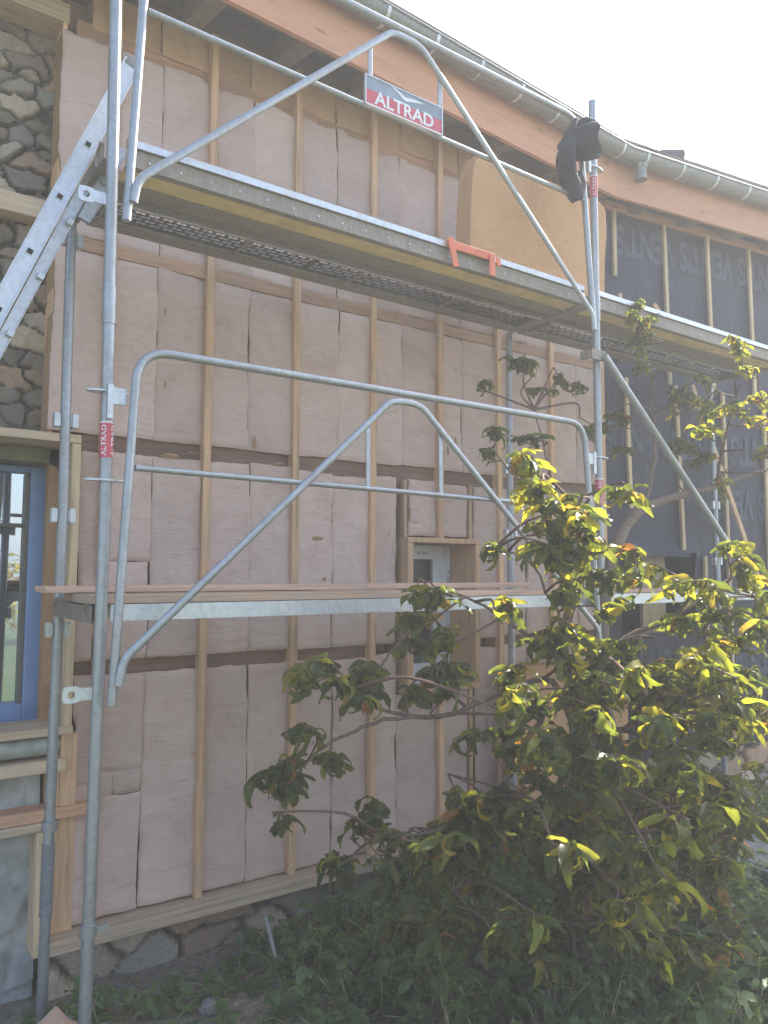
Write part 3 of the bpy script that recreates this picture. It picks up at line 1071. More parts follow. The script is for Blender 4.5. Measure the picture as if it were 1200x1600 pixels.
q = MB(); eave_strip(q, 0.036, 0.30, 5.36, 5.40); q.build('soffit_board', M['soffit'], roof)
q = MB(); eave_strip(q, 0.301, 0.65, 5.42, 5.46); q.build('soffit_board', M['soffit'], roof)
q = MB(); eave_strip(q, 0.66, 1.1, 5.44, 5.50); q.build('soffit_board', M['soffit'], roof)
t = (EK - EL).normalized(); n_ = Vector((-t.y, t.x, 0))
for k in range(16):
    for A, tt in ((EL, t), (EK, (ER - EK).normalized())):
        if A is EK and k > 9: continue
        nn2 = Vector((-tt.y, tt.x, 0))
        p = A + tt * (0.42 + k * 0.59)
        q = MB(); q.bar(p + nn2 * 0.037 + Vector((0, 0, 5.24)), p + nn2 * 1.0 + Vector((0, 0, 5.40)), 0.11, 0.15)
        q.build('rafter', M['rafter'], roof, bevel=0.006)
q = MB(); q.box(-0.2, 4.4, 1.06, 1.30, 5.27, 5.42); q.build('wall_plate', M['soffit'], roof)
# gutter: half round, with straps and an outlet
GC = 5.50


def gut_profile(center, nrm, r, r2, n=14):
    P = []
    for k in range(n + 1):
        a = math.pi * k / n
        P.append(center + nrm * (-math.cos(a) * -r) + Vector((0, 0, -math.sin(a) * r)))
    return P


def sweep_gutter(q, stations, r, th=0.004, bead=True):
    n = 14
    rings = []
    for p, nrm in stations:
        ring = []
        for k in range(n + 1):
            a = math.pi * k / n
            ring.append(p + nrm * (math.cos(a) * r) + Vector((0, 0, -math.sin(a) * r)))
        for k in range(n, -1, -1):
            a = math.pi * k / n
            ring.append(p + nrm * (math.cos(a) * (r - th)) + Vector((0, 0, -math.sin(a) * (r - th))))
        rings.append(ring)
    m_ = len(rings[0])
    V = [v for rg in rings for v in rg]
    Fc = []
    for s in range(len(rings) - 1):
        for k in range(m_):
            k2 = (k + 1) % m_
            Fc.append((s * m_ + k, s * m_ + k2, (s + 1) * m_ + k2, (s + 1) * m_ + k))
    q.add(V, Fc)
    q.tube([p - nrm * r for p, nrm in stations], 0.010, 8)


off = -0.095
tl = (EK - EL).normalized(); nl = Vector((-tl.y, tl.x, 0))
tr = (ER - EK).normalized(); nr = Vector((-tr.y, tr.x, 0))
nm = (nl + nr).normalized()
GZ = Vector((0, 0, GC))
sts = [(EL + nl * off + GZ, nl), (EK + nm * off + GZ, nm), (ER + nr * off + GZ - Vector((0, 0, .02)), nr)]
q = MB(); sweep_gutter(q, sts, 0.085)
gutter = q.build('gutter', M['zinc'], roof, smooth=50)
for A, tt, nn2, cnt in ((EL, tl, nl, 23), (EK, tr, nr, 15)):
    for k in range(cnt):
        p = A + tt * (0.2 + k * 0.41) + nn2 * off + GZ
        q2 = MB()
        pts = [p + nn2 * (math.cos(math.pi * a / 12) * 0.0885) + Vector((0, 0, -math.sin(math.pi * a / 12) * 0.0885)) for a in range(13)]
        for a, bq in zip(pts[:-1], pts[1:]):
            q2.bar(a, bq, 0.026, 0.003, up=(a + bq) / 2 - p)
        q2.build('gutter_strap', M['steel_lt'], roof, smooth=30)
po = EK + tr * 0.18 + nr * off + GZ
q = MB(); q.tube([po + Vector((0, 0, -.06)), po + Vector((0, 0, -.205))], 0.05, 18); q.tube([po + Vector((0, 0, -.075)), po + Vector((0, 0, -.11))], [0.062, 0.054], 18)
q.build('gutter_outlet', M['zinc'], roof, smooth=40)

# ------------------------------------------------------------------ scaffolding
R48 = 0.0242


def jack(q, x, y):
    gz = ground_z(x, y)
    q.box(x - .075, x + .075, y - .075, y + .075, gz - .01, gz + .008)


def collar_plate(q, p, w=0.085):
    """flat oval ring plate with a slot at either end, round the pole"""
    n = 20
    V = []
    for z in (-.004, .004):
        for k in range(n):
            a = 2 * math.pi * k / n
            V.append((p[0] + math.cos(a) * w, p[1] + math.sin(a) * 0.036, p[2] + z))
    q.add(V, [tuple(range(n)), tuple(range(2 * n - 1, n - 1, -1))] + [(k, (k + 1) % n, n + (k + 1) % n, n + k) for k in range(n)])


def wedge_pocket(q, p, sides=(-1, 1)):
    for s in sides:
        q.box(p[0] + s * .042 - .013, p[0] + s * .042 + .013, p[1] - .02, p[1] + .02, p[2] - .034, p[2] + .034)
        q.box(p[0] + s * .026 - .006, p[0] + s * .026 + .006, p[1] - .008, p[1] + .008, p[2] - .028, p[2] + .028)


def tab(q, p, L_=0.10):
    """flat lug with a hole sticking out to the left of the pole"""
    n = 16
    x0 = p[0] - L_
    out, inn = [], []
    for k in range(n):
        a = 2 * math.pi * k / n
        ox, oz = math.cos(a), math.sin(a)
        s = 1 / max(abs(ox), abs(oz))
        s = min(s, 1.25)
        out.append((x0 + 0.032 * ox * s, p[2] + 0.032 * oz * s)); inn.append((x0 + 0.014 * ox, p[2] + 0.014 * oz))
    V = [(a, p[1] - .004, b_) for a, b_ in out] + [(a, p[1] - .004, b_) for a, b_ in inn] + [(a, p[1] + .004, b_) for a, b_ in out] + [(a, p[1] + .004, b_) for a, b_ in inn]
    Fc = []
    for k in range(n):
        k2 = (k + 1) % n
        Fc += [(k, k2, n + k2, n + k), (2 * n + k2, 2 * n + k, 3 * n + k, 3 * n + k2), (k2, k, 2 * n + k, 2 * n + k2), (n + k, n + k2, 3 * n + k2, 3 * n + k)]
    q.add(V, Fc)
    q.box(x0 + .03, p[0] - .02, p[1] - .0045, p[1] + .0045, p[2] - .024, p[2] + .024)


def sticker(pole, axis, z, h, body='ALTRAD'):
    q = MB()
    p = axis(z); p2 = axis(z + h)
    q.tube([p, p2], R48 + 0.0012, 24, caps=False)
    q.cur = 1
    q.tube([axis(z + h), axis(z + h + .008)], R48 + 0.0014, 24, caps=False)
    tv2, tf2 = text_geo(body, 0.026, 0.0006)
    tw2 = max(v[0] for v in tv2) - min(v[0] for v in tv2)
    for ang0 in (R_(-128), R_(-38), R_(52), R_(142)):
        V = []
        for v in tv2:
            a = ang0 + v[1] / R48 * -1
            c = axis(z + h / 2 + v[0] * (h * 0.9 / tw2))
            V.append((c.x + math.cos(a) * (R48 + .0024), c.y + math.sin(a) * (R48 + .0024), c.z))
        q.add(V, tf2)
    return q.build('sticker', [M['red'], M['white_ink']], pole, smooth=40)


def frame(label, fpts, rpts, Zs, sleeves=(), plates=(), tabs=(), pockets=(), stickers=()):
    """two standards (front and rear) tied by transoms"""
    root = thing('scaffold_standard', label, 'scaffold frame', (fpts[0][0], fpts[0][1], fpts[0][2]), 'frames of the scaffolding')

    def ax_of(pts):
        def f(z):
            for a, b_ in zip(pts[:-1], pts[1:]):
                if z <= b_[2] or b_ is pts[-1]:
                    t_ = (z - a[2]) / (b_[2] - a[2])
                    return Vector(a).lerp(Vector(b_), t_)
        return f
    for w, pts in (('f', fpts), ('r', rpts)):
        q = MB(); q.tube(pts, R48, 20)
        axf = ax_of(pts)
        for z in (s for k, s in sleeves if k == w):
            q.tube([axf(z), axf(z + .16)], R48 + .0035, 20)
        jack(q, pts[0][0], pts[0][1])
        if w == 'r' and label.startswith('left'):
            z = 0.42
            q.tube([axf(z + .004 * k) for k in range(80)], [R48 + (.0065 if k % 3 == 0 else .0005) for k in range(80)], 14)
            q.tube([axf(.80), axf(.84)], R48 + .012, 16)
        if w == 'f' and label.startswith('left'):
            q.tube([axf(.60), axf(.645)], R48 + .008, 18)
            q.box(axf(.62).x + .02, axf(.62).x + .075, axf(.62).y - .012, axf(.62).y + .012, .612, .634)
        pole = q.build('pole', M['steel'], root, smooth=35)
        for kk, z in plates:
            if kk == w:
                q = MB(); collar_plate(q, axf(z)); q.build('ring_plate', M['steel_lt'], pole)
        for kk, z in tabs:
            if kk == w:
                q = MB(); tab(q, axf(z)); q.build('lug', M['steel_lt'], pole)
        for kk, z in pockets:
            if kk == w:
                for sd_ in (-1, 1):
                    q = MB(); wedge_pocket(q, axf(z), (sd_,)); q.build('wedge_pocket', M['steel_lt'], pole, bevel=.002)
        for kk, z, h in stickers:
            if kk == w:
                sticker(pole, axf, z, h)
    fa, ra = ax_of(fpts), ax_of(rpts)
    for z in Zs:
        q = MB()
        a, b_ = fa(z), ra(z)
        # U-shaped transom with open top, hooks bend up at both ends
        d = (b_ - a).normalized()
        a2, b2 = a + d * .03, b_ - d * .01
        s = Vector((1, 0, 0))
        q.bar(a2 + Vector((0, 0, -.05)), b2 + Vector((0, 0, -.05)), .052, .006)
        for sx in (-1, 1):
            q.bar(a2 + s * sx * .028 + Vector((0, 0, -.018)), b2 + s * sx * .028 + Vector((0, 0, -.018)), .005, .07)
        q.tube(arc_pts([a2 + d * .10 + Vector((-.032, 0, -.05)), a2 + d * .10 + Vector((-.032, 0, 0)), a2 + d * .03 + Vector((-.032, 0, .03))], .03), .008, 8)
        q.tube(arc_pts([b2 - d * .04 + Vector((-.032, 0, -.05)), b2 - d * .04 + Vector((-.032, 0, .0)), b2 - d * .10 + Vector((-.032, 0, .03))], .03), .008, 8)
        q.build('transom', M['steel_dk'], root, bevel=.001)
    return root


def fit_pole(pxs, Y, z0, z1, head=None):
    """standard through the points where the photograph shows it, on the plane Y"""
    P = [at(x, y, Y) for x, y in pxs]
    P.sort(key=lambda p: p.z)
    lo, hi = P[0], P[-1]
    b0 = lo + (P[1] - lo) * ((z0 - lo.z) / (P[1].z - lo.z))
    t1 = P[-2] + (hi - P[-2]) * ((z1 - P[-2].z) / (hi.z - P[-2].z))
    mid = P[1:-1]
    return [tuple(b0)] + [tuple(p) for p in mid] + [tuple(t1)]


FLP = fit_pole([(181, 0), (164, 800), (132, 1600)], 0.0, -0.02, 6.3)
RLP = fit_pole([(112, 340), (98, 800), (67, 1533)], 0.73, -0.14, 3.72)
FRP = fit_pole([(925, 158), (935, 700), (941, 980)], 0.0, 0.0, at(925, 158, 0).z)
RRP = fit_pole([(795, 510), (797, 800), (801, 1150)], 0.73, -0.14, 3.70)
frame('left scaffold frame of galvanised tubes beside the blue window and ladder', FLP, RLP, (3.76, 1.84), (('f', 3.0),), (('f', 2.72), ('f', 2.36), ('f', 4.62)),
      (('f', 3.52), ('f', 1.52)), (('r', 2.72), ('r', 2.26), ('r', 1.72), ('r', 3.62)), (('f', 2.45, .14),))
frame('middle scaffold frame whose front tube carries the hanging dark jacket', FRP, RRP, (3.76, 1.84), (('f', 3.6),), (('f', 2.72), ('f', 4.62), ('f', 2.36)),
      (), (('r', 2.72), ('r', 2.26), ('r', 1.72)), (('f', 4.42, .14), ('f', 2.42, .16)))
frame('right scaffold frame seen behind the peach leaves and slanting brace', [(5.5, 0, 0), (5.49, 0, 2.5), (5.48, 0, 5.0)], [(5.53, .73, -.14), (5.51, .73, 2.), (5.48, .73, 3.7)], (3.76, 1.84), (), (('f', 2.72),),
      (), (('r', 2.6), ('r', 2.1)), ())
# lug on the middle front pole
# --- decks


def perforated(q, x0, x1, y0, y1, z, pitch=0.034, r=0.0115):
    nx = int((x1 - x0) / pitch); ny = int((y1 - y0) / pitch)
    dx, dy = (x1 - x0) / nx, (y1 - y0) / ny
    hx, hy = dx / 2, dy / 2
    sq = [(-1, -1), (0, -1), (1, -1), (1, 0), (1, 1), (0, 1), (-1, 1), (-1, 0)]
    for i in range(nx):
        for j in range(ny):
            cx, cy = x0 + dx * (i + .5), y0 + dy * (j + .5)
            ox, oy = random.uniform(-.002, .002), 0.0
            rim = (j == 0 or j == ny - 1)
            V = [(cx + a * hx, cy + b_ * hy, z) for a, b_ in sq]
            if rim or i % 33 == 0:
                q.add(V, [tuple(range(8))]); continue
            sh = 0.004 if (i + j) % 2 else -0.004
            for k in range(8):
                a = math.atan2(sq[k][1], sq[k][0])
                V.append((cx + math.cos(a) * r * 1.15 + sh, cy + math.sin(a) * r, z))
            q.add(V, [(k, (k + 1) % 8, 8 + (k + 1) % 8, 8 + k) for k in range(8)])


def ply_deck(label, x0, x1, zt):
    root = thing('scaffold_deck', label, 'scaffold deck', (x0, .2, zt - .1), 'decks of the scaffolding')
    q = MB()
    for (yy, s) in ((.03, 1), (.335, -1)):
        q.box(x0, x1, min(yy, yy + s * .02), max(yy, yy + s * .02), zt - .036, zt)                 # upper lip
        q.box(x0, x1, min(yy + s * .012, yy + s * .018), max(yy + s * .012, yy + s * .018), zt - .115, zt - .0365)   # web
        q.box(x0, x1, min(yy + s * .019, yy + s * .045), max(yy + s * .019, yy + s * .045), zt - .118, zt - .1155)      # lower flange
    q.box(x0 + .02, x1 - .02, .207, .322, zt - .116, zt - .09)
    q.build('side_rail', M['steel_dk'], root, bevel=.002)
    q = MB()
    q.box(x0 + .002, x1 - .002, .0265, .0295, zt - .034, zt - .002)
    for k in range(int((x1 - x0) / .14)):
        q.tube([(x0 + .1 + k * .14, .041, zt - .08), (x0 + .1 + k * .14, .0365, zt - .08)], .005, 8)
    q.build('edge_strip', M['steel_lt'], root)
    q = MB(); q.box(x0 + .01, x1 - .01, .0515, .205, zt - .108, zt - .095); q.build('plywood_panel', M['ply'], root)
    for k in range(4):
        xx = x0 + .05 + k * (x1 - x0 - .1) / 3
        q = MB(); q.box(xx - .02, xx + .02, .055, .312, zt - .089, zt - .062); q.build('cross_bar', M['steel_dk'], root, bevel=.002)
    return root


def steel_deck(label, x0, x1, zt):
    root = thing('scaffold_deck', label, 'scaffold deck', (x0, .55, zt - .1), 'decks of the scaffolding')
    q = MB()
    q.box(x0, x1, .372, .395, zt - .12, zt - .085); q.box(x0, x1, .372, .378, zt - .085, zt - .01)
    q.box(x0, x1, .612, .70, zt - .13, zt - .10); q.box(x0, x1, .694, .70, zt - .10, zt - .01); q.box(x0, x1, .612, .618, zt - .10, zt - .04)
    q.build('side_rail', M['steel_dk'], root, bevel=.003)
    q = MB(); q.box(x0 + .01, x1 - .01, .384, .404, zt - .1265, zt - .1215); q.build('edge_strip', M['steel_lt'], root)
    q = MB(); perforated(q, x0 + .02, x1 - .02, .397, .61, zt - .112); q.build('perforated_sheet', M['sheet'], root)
    n = max(2, round((x1 - x0) / .72))
    for k in range(n + 1):
        xx = x0 + .03 + k * (x1 - x0 - .06) / n
        q = MB(); q.tube([(xx, .40, zt - .125), (xx, .62, zt - .125)], .011, 8); q.build('cross_bar', M['steel_dk'], root, smooth=40)
    return root


ply_deck('plywood-bottomed scaffold deck of the upper level carrying the orange bracket', 0.06, 2.96, 3.83)
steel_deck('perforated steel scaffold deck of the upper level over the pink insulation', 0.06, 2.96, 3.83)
ply_deck('plywood-bottomed upper scaffold deck in front of the dark membrane wall', 3.03, 5.46, 3.83)
steel_deck('perforated steel upper scaffold deck in front of the dark membrane wall', 3.03, 5.46, 3.83)


def low_deck(label, x0, x1, zt=1.862):
    root = thing('scaffold_deck', label, 'scaffold deck', (x0, .3, zt - .08), 'decks of the scaffolding')
    q = MB()
    for y0 in (.03, .375):
        q.box(x0, x1, y0, y0 + .004, zt - .068, zt); q.box(x0, x1, y0 + .30, y0 + .304, zt - .068, zt)
        q.box(x0, x1, y0 + .0045, y0 + .02, zt - .068, zt - .064)
    q.build('side_rail', M['steel_lt'], root, bevel=.001)
    q = MB()
    for y0 in (.03, .375):
        q.box(x0, x1, y0 + .0045, y0 + .2995, zt - .006, zt - .002)
    q.build('tread_plate', M['steel_dk'], root)
    return root


ld = low_deck('lower scaffold deck of white-grey steel carrying the wooden planks', 0.05, 2.97)
q = MB(); p = at(694, 945, .0285); q.box(p.x - .045, p.x + .045, .0275, .0295, 1.802, 1.848); q.build('yellow_tag', M['yellow'], ld)
low_deck('lower scaffold deck of pale steel behind the lit peach leaves', 3.03, 5.46)


def board(label, x0, x1, y0, y1, z0, z1, m, skew=0.0):
    q = MB()
    n = 24
    V = []
    for k in range(n + 1):
        x = x0 + (x1 - x0) * k / n
        s = skew * k / n
        w = .003 * mnoise.noise(Vector((x * 2.1, y0, z0)))
        for (y, z) in ((y0 + w, z0), (y1, z0), (y1, z1 + w), (y0 + w, z1 + w)):
            V.append((x, y + s, z))
    Fc = [(0, 1, 2, 3), tuple(n * 4 + k for k in (3, 2, 1, 0))]
    for k in range(n):
        for e in range(4):
            Fc.append((k * 4 + e, k * 4 + (e + 1) % 4, k * 4 + 4 + (e + 1) % 4, k * 4 + 4 + e))
    q.add(V, Fc)
    o = q.build('plank', M[m], bevel=.003)
    return tag(o, label, 'plank', 'planks lying on the lower deck')


board('long weathered plank whose end sticks out past the left scaffold pole', at(66, 915, .40).x, 2.75, .34, .56, 1.902, 1.93, 'plank_lt', -.01)
board('grey-brown plank lying on the front edge of the lower deck, under the long plank', at(140, 930, .05).x, at(643, 930, .05).x, .045, .31, 1.864, 1.90, 'plank')
board('reddish plank lying on the lower deck below the small white window', at(648, 925, .05).x, 2.93, .05, .27, 1.864, 1.893, 'plank_lt')
board('short plank end under the long plank beside the left scaffold pole', -.02, 1.2, .36, .54, 1.864, 1.899, 'plank')
board('plank lying on the lower deck in front of the dark opening', 3.06, 4.0, .05, .27, 1.864, 1.892, 'plank_lt')


# --- guard rails
def guard(label, zoff, sign=False):
    Y = -0.08
    z = lambda a: a + zoff
    root = thing('guardrail', label, 'guardrail', (0.05, Y, z(1.5)), 'guard rails of the scaffolding')
    q = MB()
    q.tube(arc_pts([(.035, Y, z(1.48)), (.098, Y, z(2.895)), (2.80, Y, z(2.90)), (2.91, Y, z(1.56))], .14, 8), .0185, 16)
    q.tube([(.10, Y + .002, z(2.41)), (2.84, Y + .002, z(2.385))], .0135, 12)
    fr = q.build('frame', M['steel'], root, smooth=35)
    q = MB()
    pts = arc_pts([(.055, Y - .022, z(1.555)), (.07, Y - .022, z(1.655)), (1.34, Y - .015, z(2.838)), (1.40, Y - .015, z(2.85)), (1.49, Y - .015, z(2.85)), (1.55, Y - .015, z(2.835)), (2.875, Y - .022, z(1.66)), (2.89, Y - .022, z(1.56))], .07, 6)
    q.tube(pts, .0155, 12, flat=(0.75, 1.15))
    q.build('diagonal_strut', M['steel'], root, smooth=35)
    for x, zt in ((1.22, 2.735), (1.675, 2.735)):
        q = MB(); q.bar((x, Y - .004, z(2.40)), (x - .002, Y - .004, z(zt)), .026, .008, up=(0, 1, 0)); q.build('upright', M['steel'], root, bevel=.002)
    for x in (.06, 2.86):
        q = MB()
        s = 1 if x > 1 else -1
        q.box(x + s * .03 - .035, x + s * .03 + .035, Y + .02, Y + .03, z(2.66), z(2.73)); q.box(x + s * .06 - .012, x + s * .06 + .012, Y + .015, Y + .04, z(2.60), z(2.74))
        q.build('hook', M['steel_lt'], root, bevel=.003)
    return root


guard('lower tubular guardrail with an arched diagonal, in front of the middle insulation', 0.0)
ug = guard('upper tubular guardrail with an arched diagonal, carrying the red and grey sign', 1.935)
# sign on the upper guardrail
Ys = -.105
A_, B_, C_, D_ = at(572, 116, Ys), at(690, 167, Ys), at(690, 208, Ys), at(572, 165, Ys)
zt_, zb_ = (A_.z + B_.z) / 2, (C_.z + D_.z) / 2
xl, xr = A_.x, B_.x
q = MB(); q.cur = 0
zm = zb_ + (zt_ - zb_) * .52
q.box(xl, xr, Ys, Ys + .004, zm, zt_ - .006, 0)
q.box(xl, xr, Ys, Ys + .004, zb_ + .008, zm - .0002, 1)
q.box(xl, xr, Ys - .001, Ys + .005, zb_, zb_ + .008, 2)
M['sign_grey'] = plain('sign_grey', (0.22, 0.27, 0.33), 0.4, 0, 0.35, 4, 0.02)
sg = q.build('sign', [M['sign_grey'], M['red'], M['white_ink']], ug)
q = MB()
q.box(xl - .006, xl, Ys - .004, Ys + .012, zb_, zt_); q.box(xr, xr + .006, Ys - .004, Ys + .012, zb_, zt_); q.box(xl, xr, Ys - .004, Ys + .012, zt_ - .006, zt_)
q.build('sign_frame', M['steel_lt'], sg)
tv, tf = text_geo('ALTRAD', 0.16, 0.0035)
tw = max(v[0] for v in tv) - min(v[0] for v in tv); th = max(v[1] for v in tv) - min(v[1] for v in tv)
cy_ = (max(v[1] for v in tv) + min(v[1] for v in tv)) / 2
W_ = (xr - xl)
q = MB(); q.add([(xl + W_ * .50 + v[0] * W_ * .78 / tw, Ys - .0015, zb_ + .012 + (zm - zb_) * .50 + (v[1] - cy_) * (zm - zb_) * .88 / th) for v in tv], tf)
q.build('sign_lettering', M['white_ink'], sg)
q = MB()
# swooping bird above the name
up_ = [(.28, .93), (.36, .91), (.44, .80), (.50, .70), (.56, .74), (.64, .78), (.76, .76)]
lo_ = [(.66, .68), (.58, .60), (.51, .53), (.46, .60), (.41, .74), (.35, .85)]
ol = up_ + lo_
V = [(xl + W_ * u, Ys - .0015, zb_ + (zt_ - zb_) * (v * .80 + .22)) for u, v in ol]
c = len(V)
q.add(V, [(0, 1, 12), (1, 2, 11, 12), (2, 3, 10, 11), (3, 9, 10), (3, 8, 9), (3, 4, 8), (4, 5, 7, 8), (5, 6, 7)])
q.build('sign_emblem', M['white_ink'], sg)

# --- diagonal brace of the right bay
a = at(944, 556, -.07)
bq = at(1186, 925, -.07)
root = thing('scaffold_brace', 'thick galvanised tube brace slanting down across the right bay', 'brace', tuple(a))
q = MB(); d = (bq - a).normalized(); q.tube([a, bq + d * .85], R48, 20); q.build('tube', M['steel'], root, smooth=35)
q = MB(); c2 = at(1140, 860, -.07); q.tube([at(1150, 872, -.07), at(1188, 928, -.07)], R48 + .006, 18); q.build('sleeve', M['steel_lt'], root, smooth=35)
q = MB(); e = Vector(FRP[-1]); px0 = at(935, 552, -.03)
q.box(a.x - .10, a.x + .03, -.06, -.045, a.z - .03, a.z + .035); q.box(a.x - .11, a.x - .085, -.05, .03, a.z - .02, a.z + .03)
q.build('clamp', M['steel_dk'], root, bevel=.003)

# ------------------------------------------------------------------ ladder
la, lb = at(-40, 552, .17), at(206, 100, .17)
ld_dir = (lb - la).normalized()
lperp = Vector((ld_dir.z, 0, -ld_dir.x))
bottom = la - ld_dir * ((la.z - 1.95) / ld_dir.z)
root = thing('ladder', 'aluminium ladder leaning up to the upper deck beside the stone wall', 'ladder', tuple(bottom))
for yy in (.17, .56):
    q = MB()
    o_ = Vector((0, yy - .17, 0))
    q.bar(bottom + o_, lb + o_, .024, .066, up=lperp)
    for sgn in (-1, 1):
        q.bar(bottom + o_ + lperp * sgn * .0335 + Vector((0, -.004, 0)), lb + o_ + lperp * sgn * .0335 + Vector((0, -.004, 0)), .034, .006, up=lperp)
    q.build('stile', M['alu'], root, bevel=.002)
q = MB(); o2 = lperp * .066 + Vector((0, .06, 0))
sec = bottom + ld_dir * ((lb - bottom).length - .62) + o2
q.bar(bottom + o2, sec, .022, .042, up=lperp)
for sgn in (-1, 1):
    q.bar(bottom + o2 + lperp * sgn * .0215 + Vector((0, -.003, 0)), sec + lperp * sgn * .0215 + Vector((0, -.003, 0)), .03, .005, up=lperp)
q.build('stile', M['alu'], root, bevel=.002)
q = MB(); cend = lb + ld_dir * .008
q.bar(cend - ld_dir * .03, cend + ld_dir * .012, .034, .076, up=lperp); q.build('end_cap', M['crate'], root, bevel=.004)
Ltot = (lb - bottom).length
# rungs where the photo shows their sockets
r0 = at(131, 224, .17); s0 = (r0 - bottom).dot(ld_dir)
r1 = at(83, 303, .17); step = abs((r0 - r1).dot(ld_dir))
kk = -2
while True:
    s_ = s0 - kk * step
    kk += 1
    if s_ > Ltot - .1: continue
    if s_ < .1: break
    c = bottom + ld_dir * s_
    q = MB()
    q.bar(c + Vector((0, -.0145, 0)), c + Vector((0, .405, 0)), .034, .034, up=lperp)
    if s_ < Ltot - .75:
        q2 = MB(); q2.bar(c + lperp * .078 - ld_dir * .05 + Vector((0, .03, 0)), c + lperp * .078 - ld_dir * .05 + Vector((0, .39, 0)), .028, .028, up=lperp); q2.build('rung', M['alu'], root, bevel=.003)
    rg = q.build('rung', M['alu'], root, bevel=.003)
    q = MB(); q.bar(c + Vector((0, -.0165, 0)), c + Vector((0, -.0147, 0)), .022, .022, up=lperp); q.build('rung_socket_shade', M['dark'], rg)  # flat near-black patch, painted shade of the hollow rung end
# bracket holding the ladder to the deck
q = MB(); c = at(138, 265, .2); q.bar(c - ld_dir * .22 + lperp * .075, c + ld_dir * .18 + lperp * .075, .02, .05, up=lperp); q.tube([c + lperp * .075 + Vector((0, -.03, 0)), c + lperp * .075 + Vector((0, .1, 0))], .03, 14)
q.build('bracket', M['steel'], root, smooth=35)

# ------------------------------------------------------------------ things lying about the scaffolding
YB = .28
P = [at(745, 240, YB), at(741, 262, YB), at(737, 300, YB), at(733, 386, YB)]
zt2 = at(900, 303, YB).z
out = [(P[3].x, 3.834), (P[2].x, P[2].z), (P[1].x - .005, 4.50), (P[1].x + .012, 4.535), (P[1].x + .01, 4.56), (P[0].x + .01, 4.575), (P[0].x + .02, 4.615)]
xr2 = at(946, 400, YB).x
for k in range(8):
    out.append((P[0].x + .1 + (xr2 - P[0].x - .16) * k / 7, 4.62 + .004 * math.sin(k * 2.1)))
out += [(xr2 - .02, 4.615), (xr2 + .015, 4.58), (xr2 + .02, 4.40), (xr2 - .005, 4.2), (xr2 - .02, 3.834)]
q = MB(); q.prism(out, YB, YB + .14)
tag(q.build('insulation_board', M['board'], bevel=.006), 'tan wood-fibre insulation board standing on the upper deck', 'insulation board')
pa = at(822, 1055, .78)
q = MB(); q.prism([(pa.x - .02, .11), (pa.x + 1.15, .11), (pa.x + 1.16, 1.32), (pa.x + .02, 1.33)], .80, .90)
tag(q.build('insulation_board', M['board'], bevel=.006), 'tan wood-fibre insulation board standing on the ground behind the peach tree', 'insulation board')

# orange bracket over the deck edge
q = MB()
a, b_ = at(700, 382, .018), at(773, 404, .018)
zc = 3.815
q.box(a.x, b_.x, .012, .0225, zc - .024, zc + .022)
q.box(a.x - .01, b_.x + .01, .0225, .03, zc + .0165, zc + .022)
q.bar((a.x + .005, .004, zc + .03), (a.x + .045, .002, zc - .13), .04, .008, up=(0, 1, 0))
q.bar((b_.x - .035, .004, zc + .015), (b_.x - .035, .0, zc - .12), .042, .008, up=(0, 1, 0))
q.bar((b_.x + .012, .004, zc + .0), (b_.x + .016, .0, zc - .05), .03, .008, up=(0, 1, 0))
tag(q.build('orange_bracket', M['orange'], bevel=.002), 'faded orange plastic bracket hooked over the upper deck edge', 'bracket')


# jacket thrown over the corner of the upper guardrail
def lump(q, path, rads, n=18, flat=(1, .8), open_end=False, seed=0):
    base = len(q.v)
    q.tube(path, rads, n, caps=not open_end, flat=flat)
    for i in range(base, len(q.v)):
        p = Vector(q.v[i])
        nn = mnoise.fractal(p * 9 + Vector((seed, 0, 0)), .9, 2, 4)
        fold = math.sin(p.x * 95 + p.z * 38 + seed) * .5
        c = Vector((p.x, -.09, p.z))
        q.v[i] = tuple(p + Vector((nn * .024 + fold * .006, nn * .016 - abs(fold) * .006, nn * .016)))


def spline(pts, n=6):
    pts = [Vector(p) for p in pts]
    P_ = [pts[0]] + pts + [pts[-1]]
    out_ = []
    for i in range(1, len(P_) - 2):
        for k in range(n):
            t_ = k / n
            a, b1, c, d = P_[i - 1], P_[i], P_[i + 1], P_[i + 2]
            out_.append(.5 * ((2 * b1) + (c - a) * t_ + (2 * a - 5 * b1 + 4 * c - d) * t_ ** 2 + (3 * b1 - a - 3 * c + d) * t_ ** 3))
    out_.append(pts[-1])
    return out_


def lerps(vals, m_):
    n = len(vals)
    return [float(np.interp(i / (m_ - 1) * (n - 1), range(n), vals)) for i in range(m_)]


q = MB()
YJ = -.11
pp = spline([at(899, 186, YJ), at(889, 212, YJ), at(884, 245, YJ), at(887, 275, YJ), at(896, 297, YJ), at(902, 314, YJ)])
lump(q, pp, lerps([.016, .050, .072, .062, .06, .04], len(pp)), 22, flat=(1.0, .6))
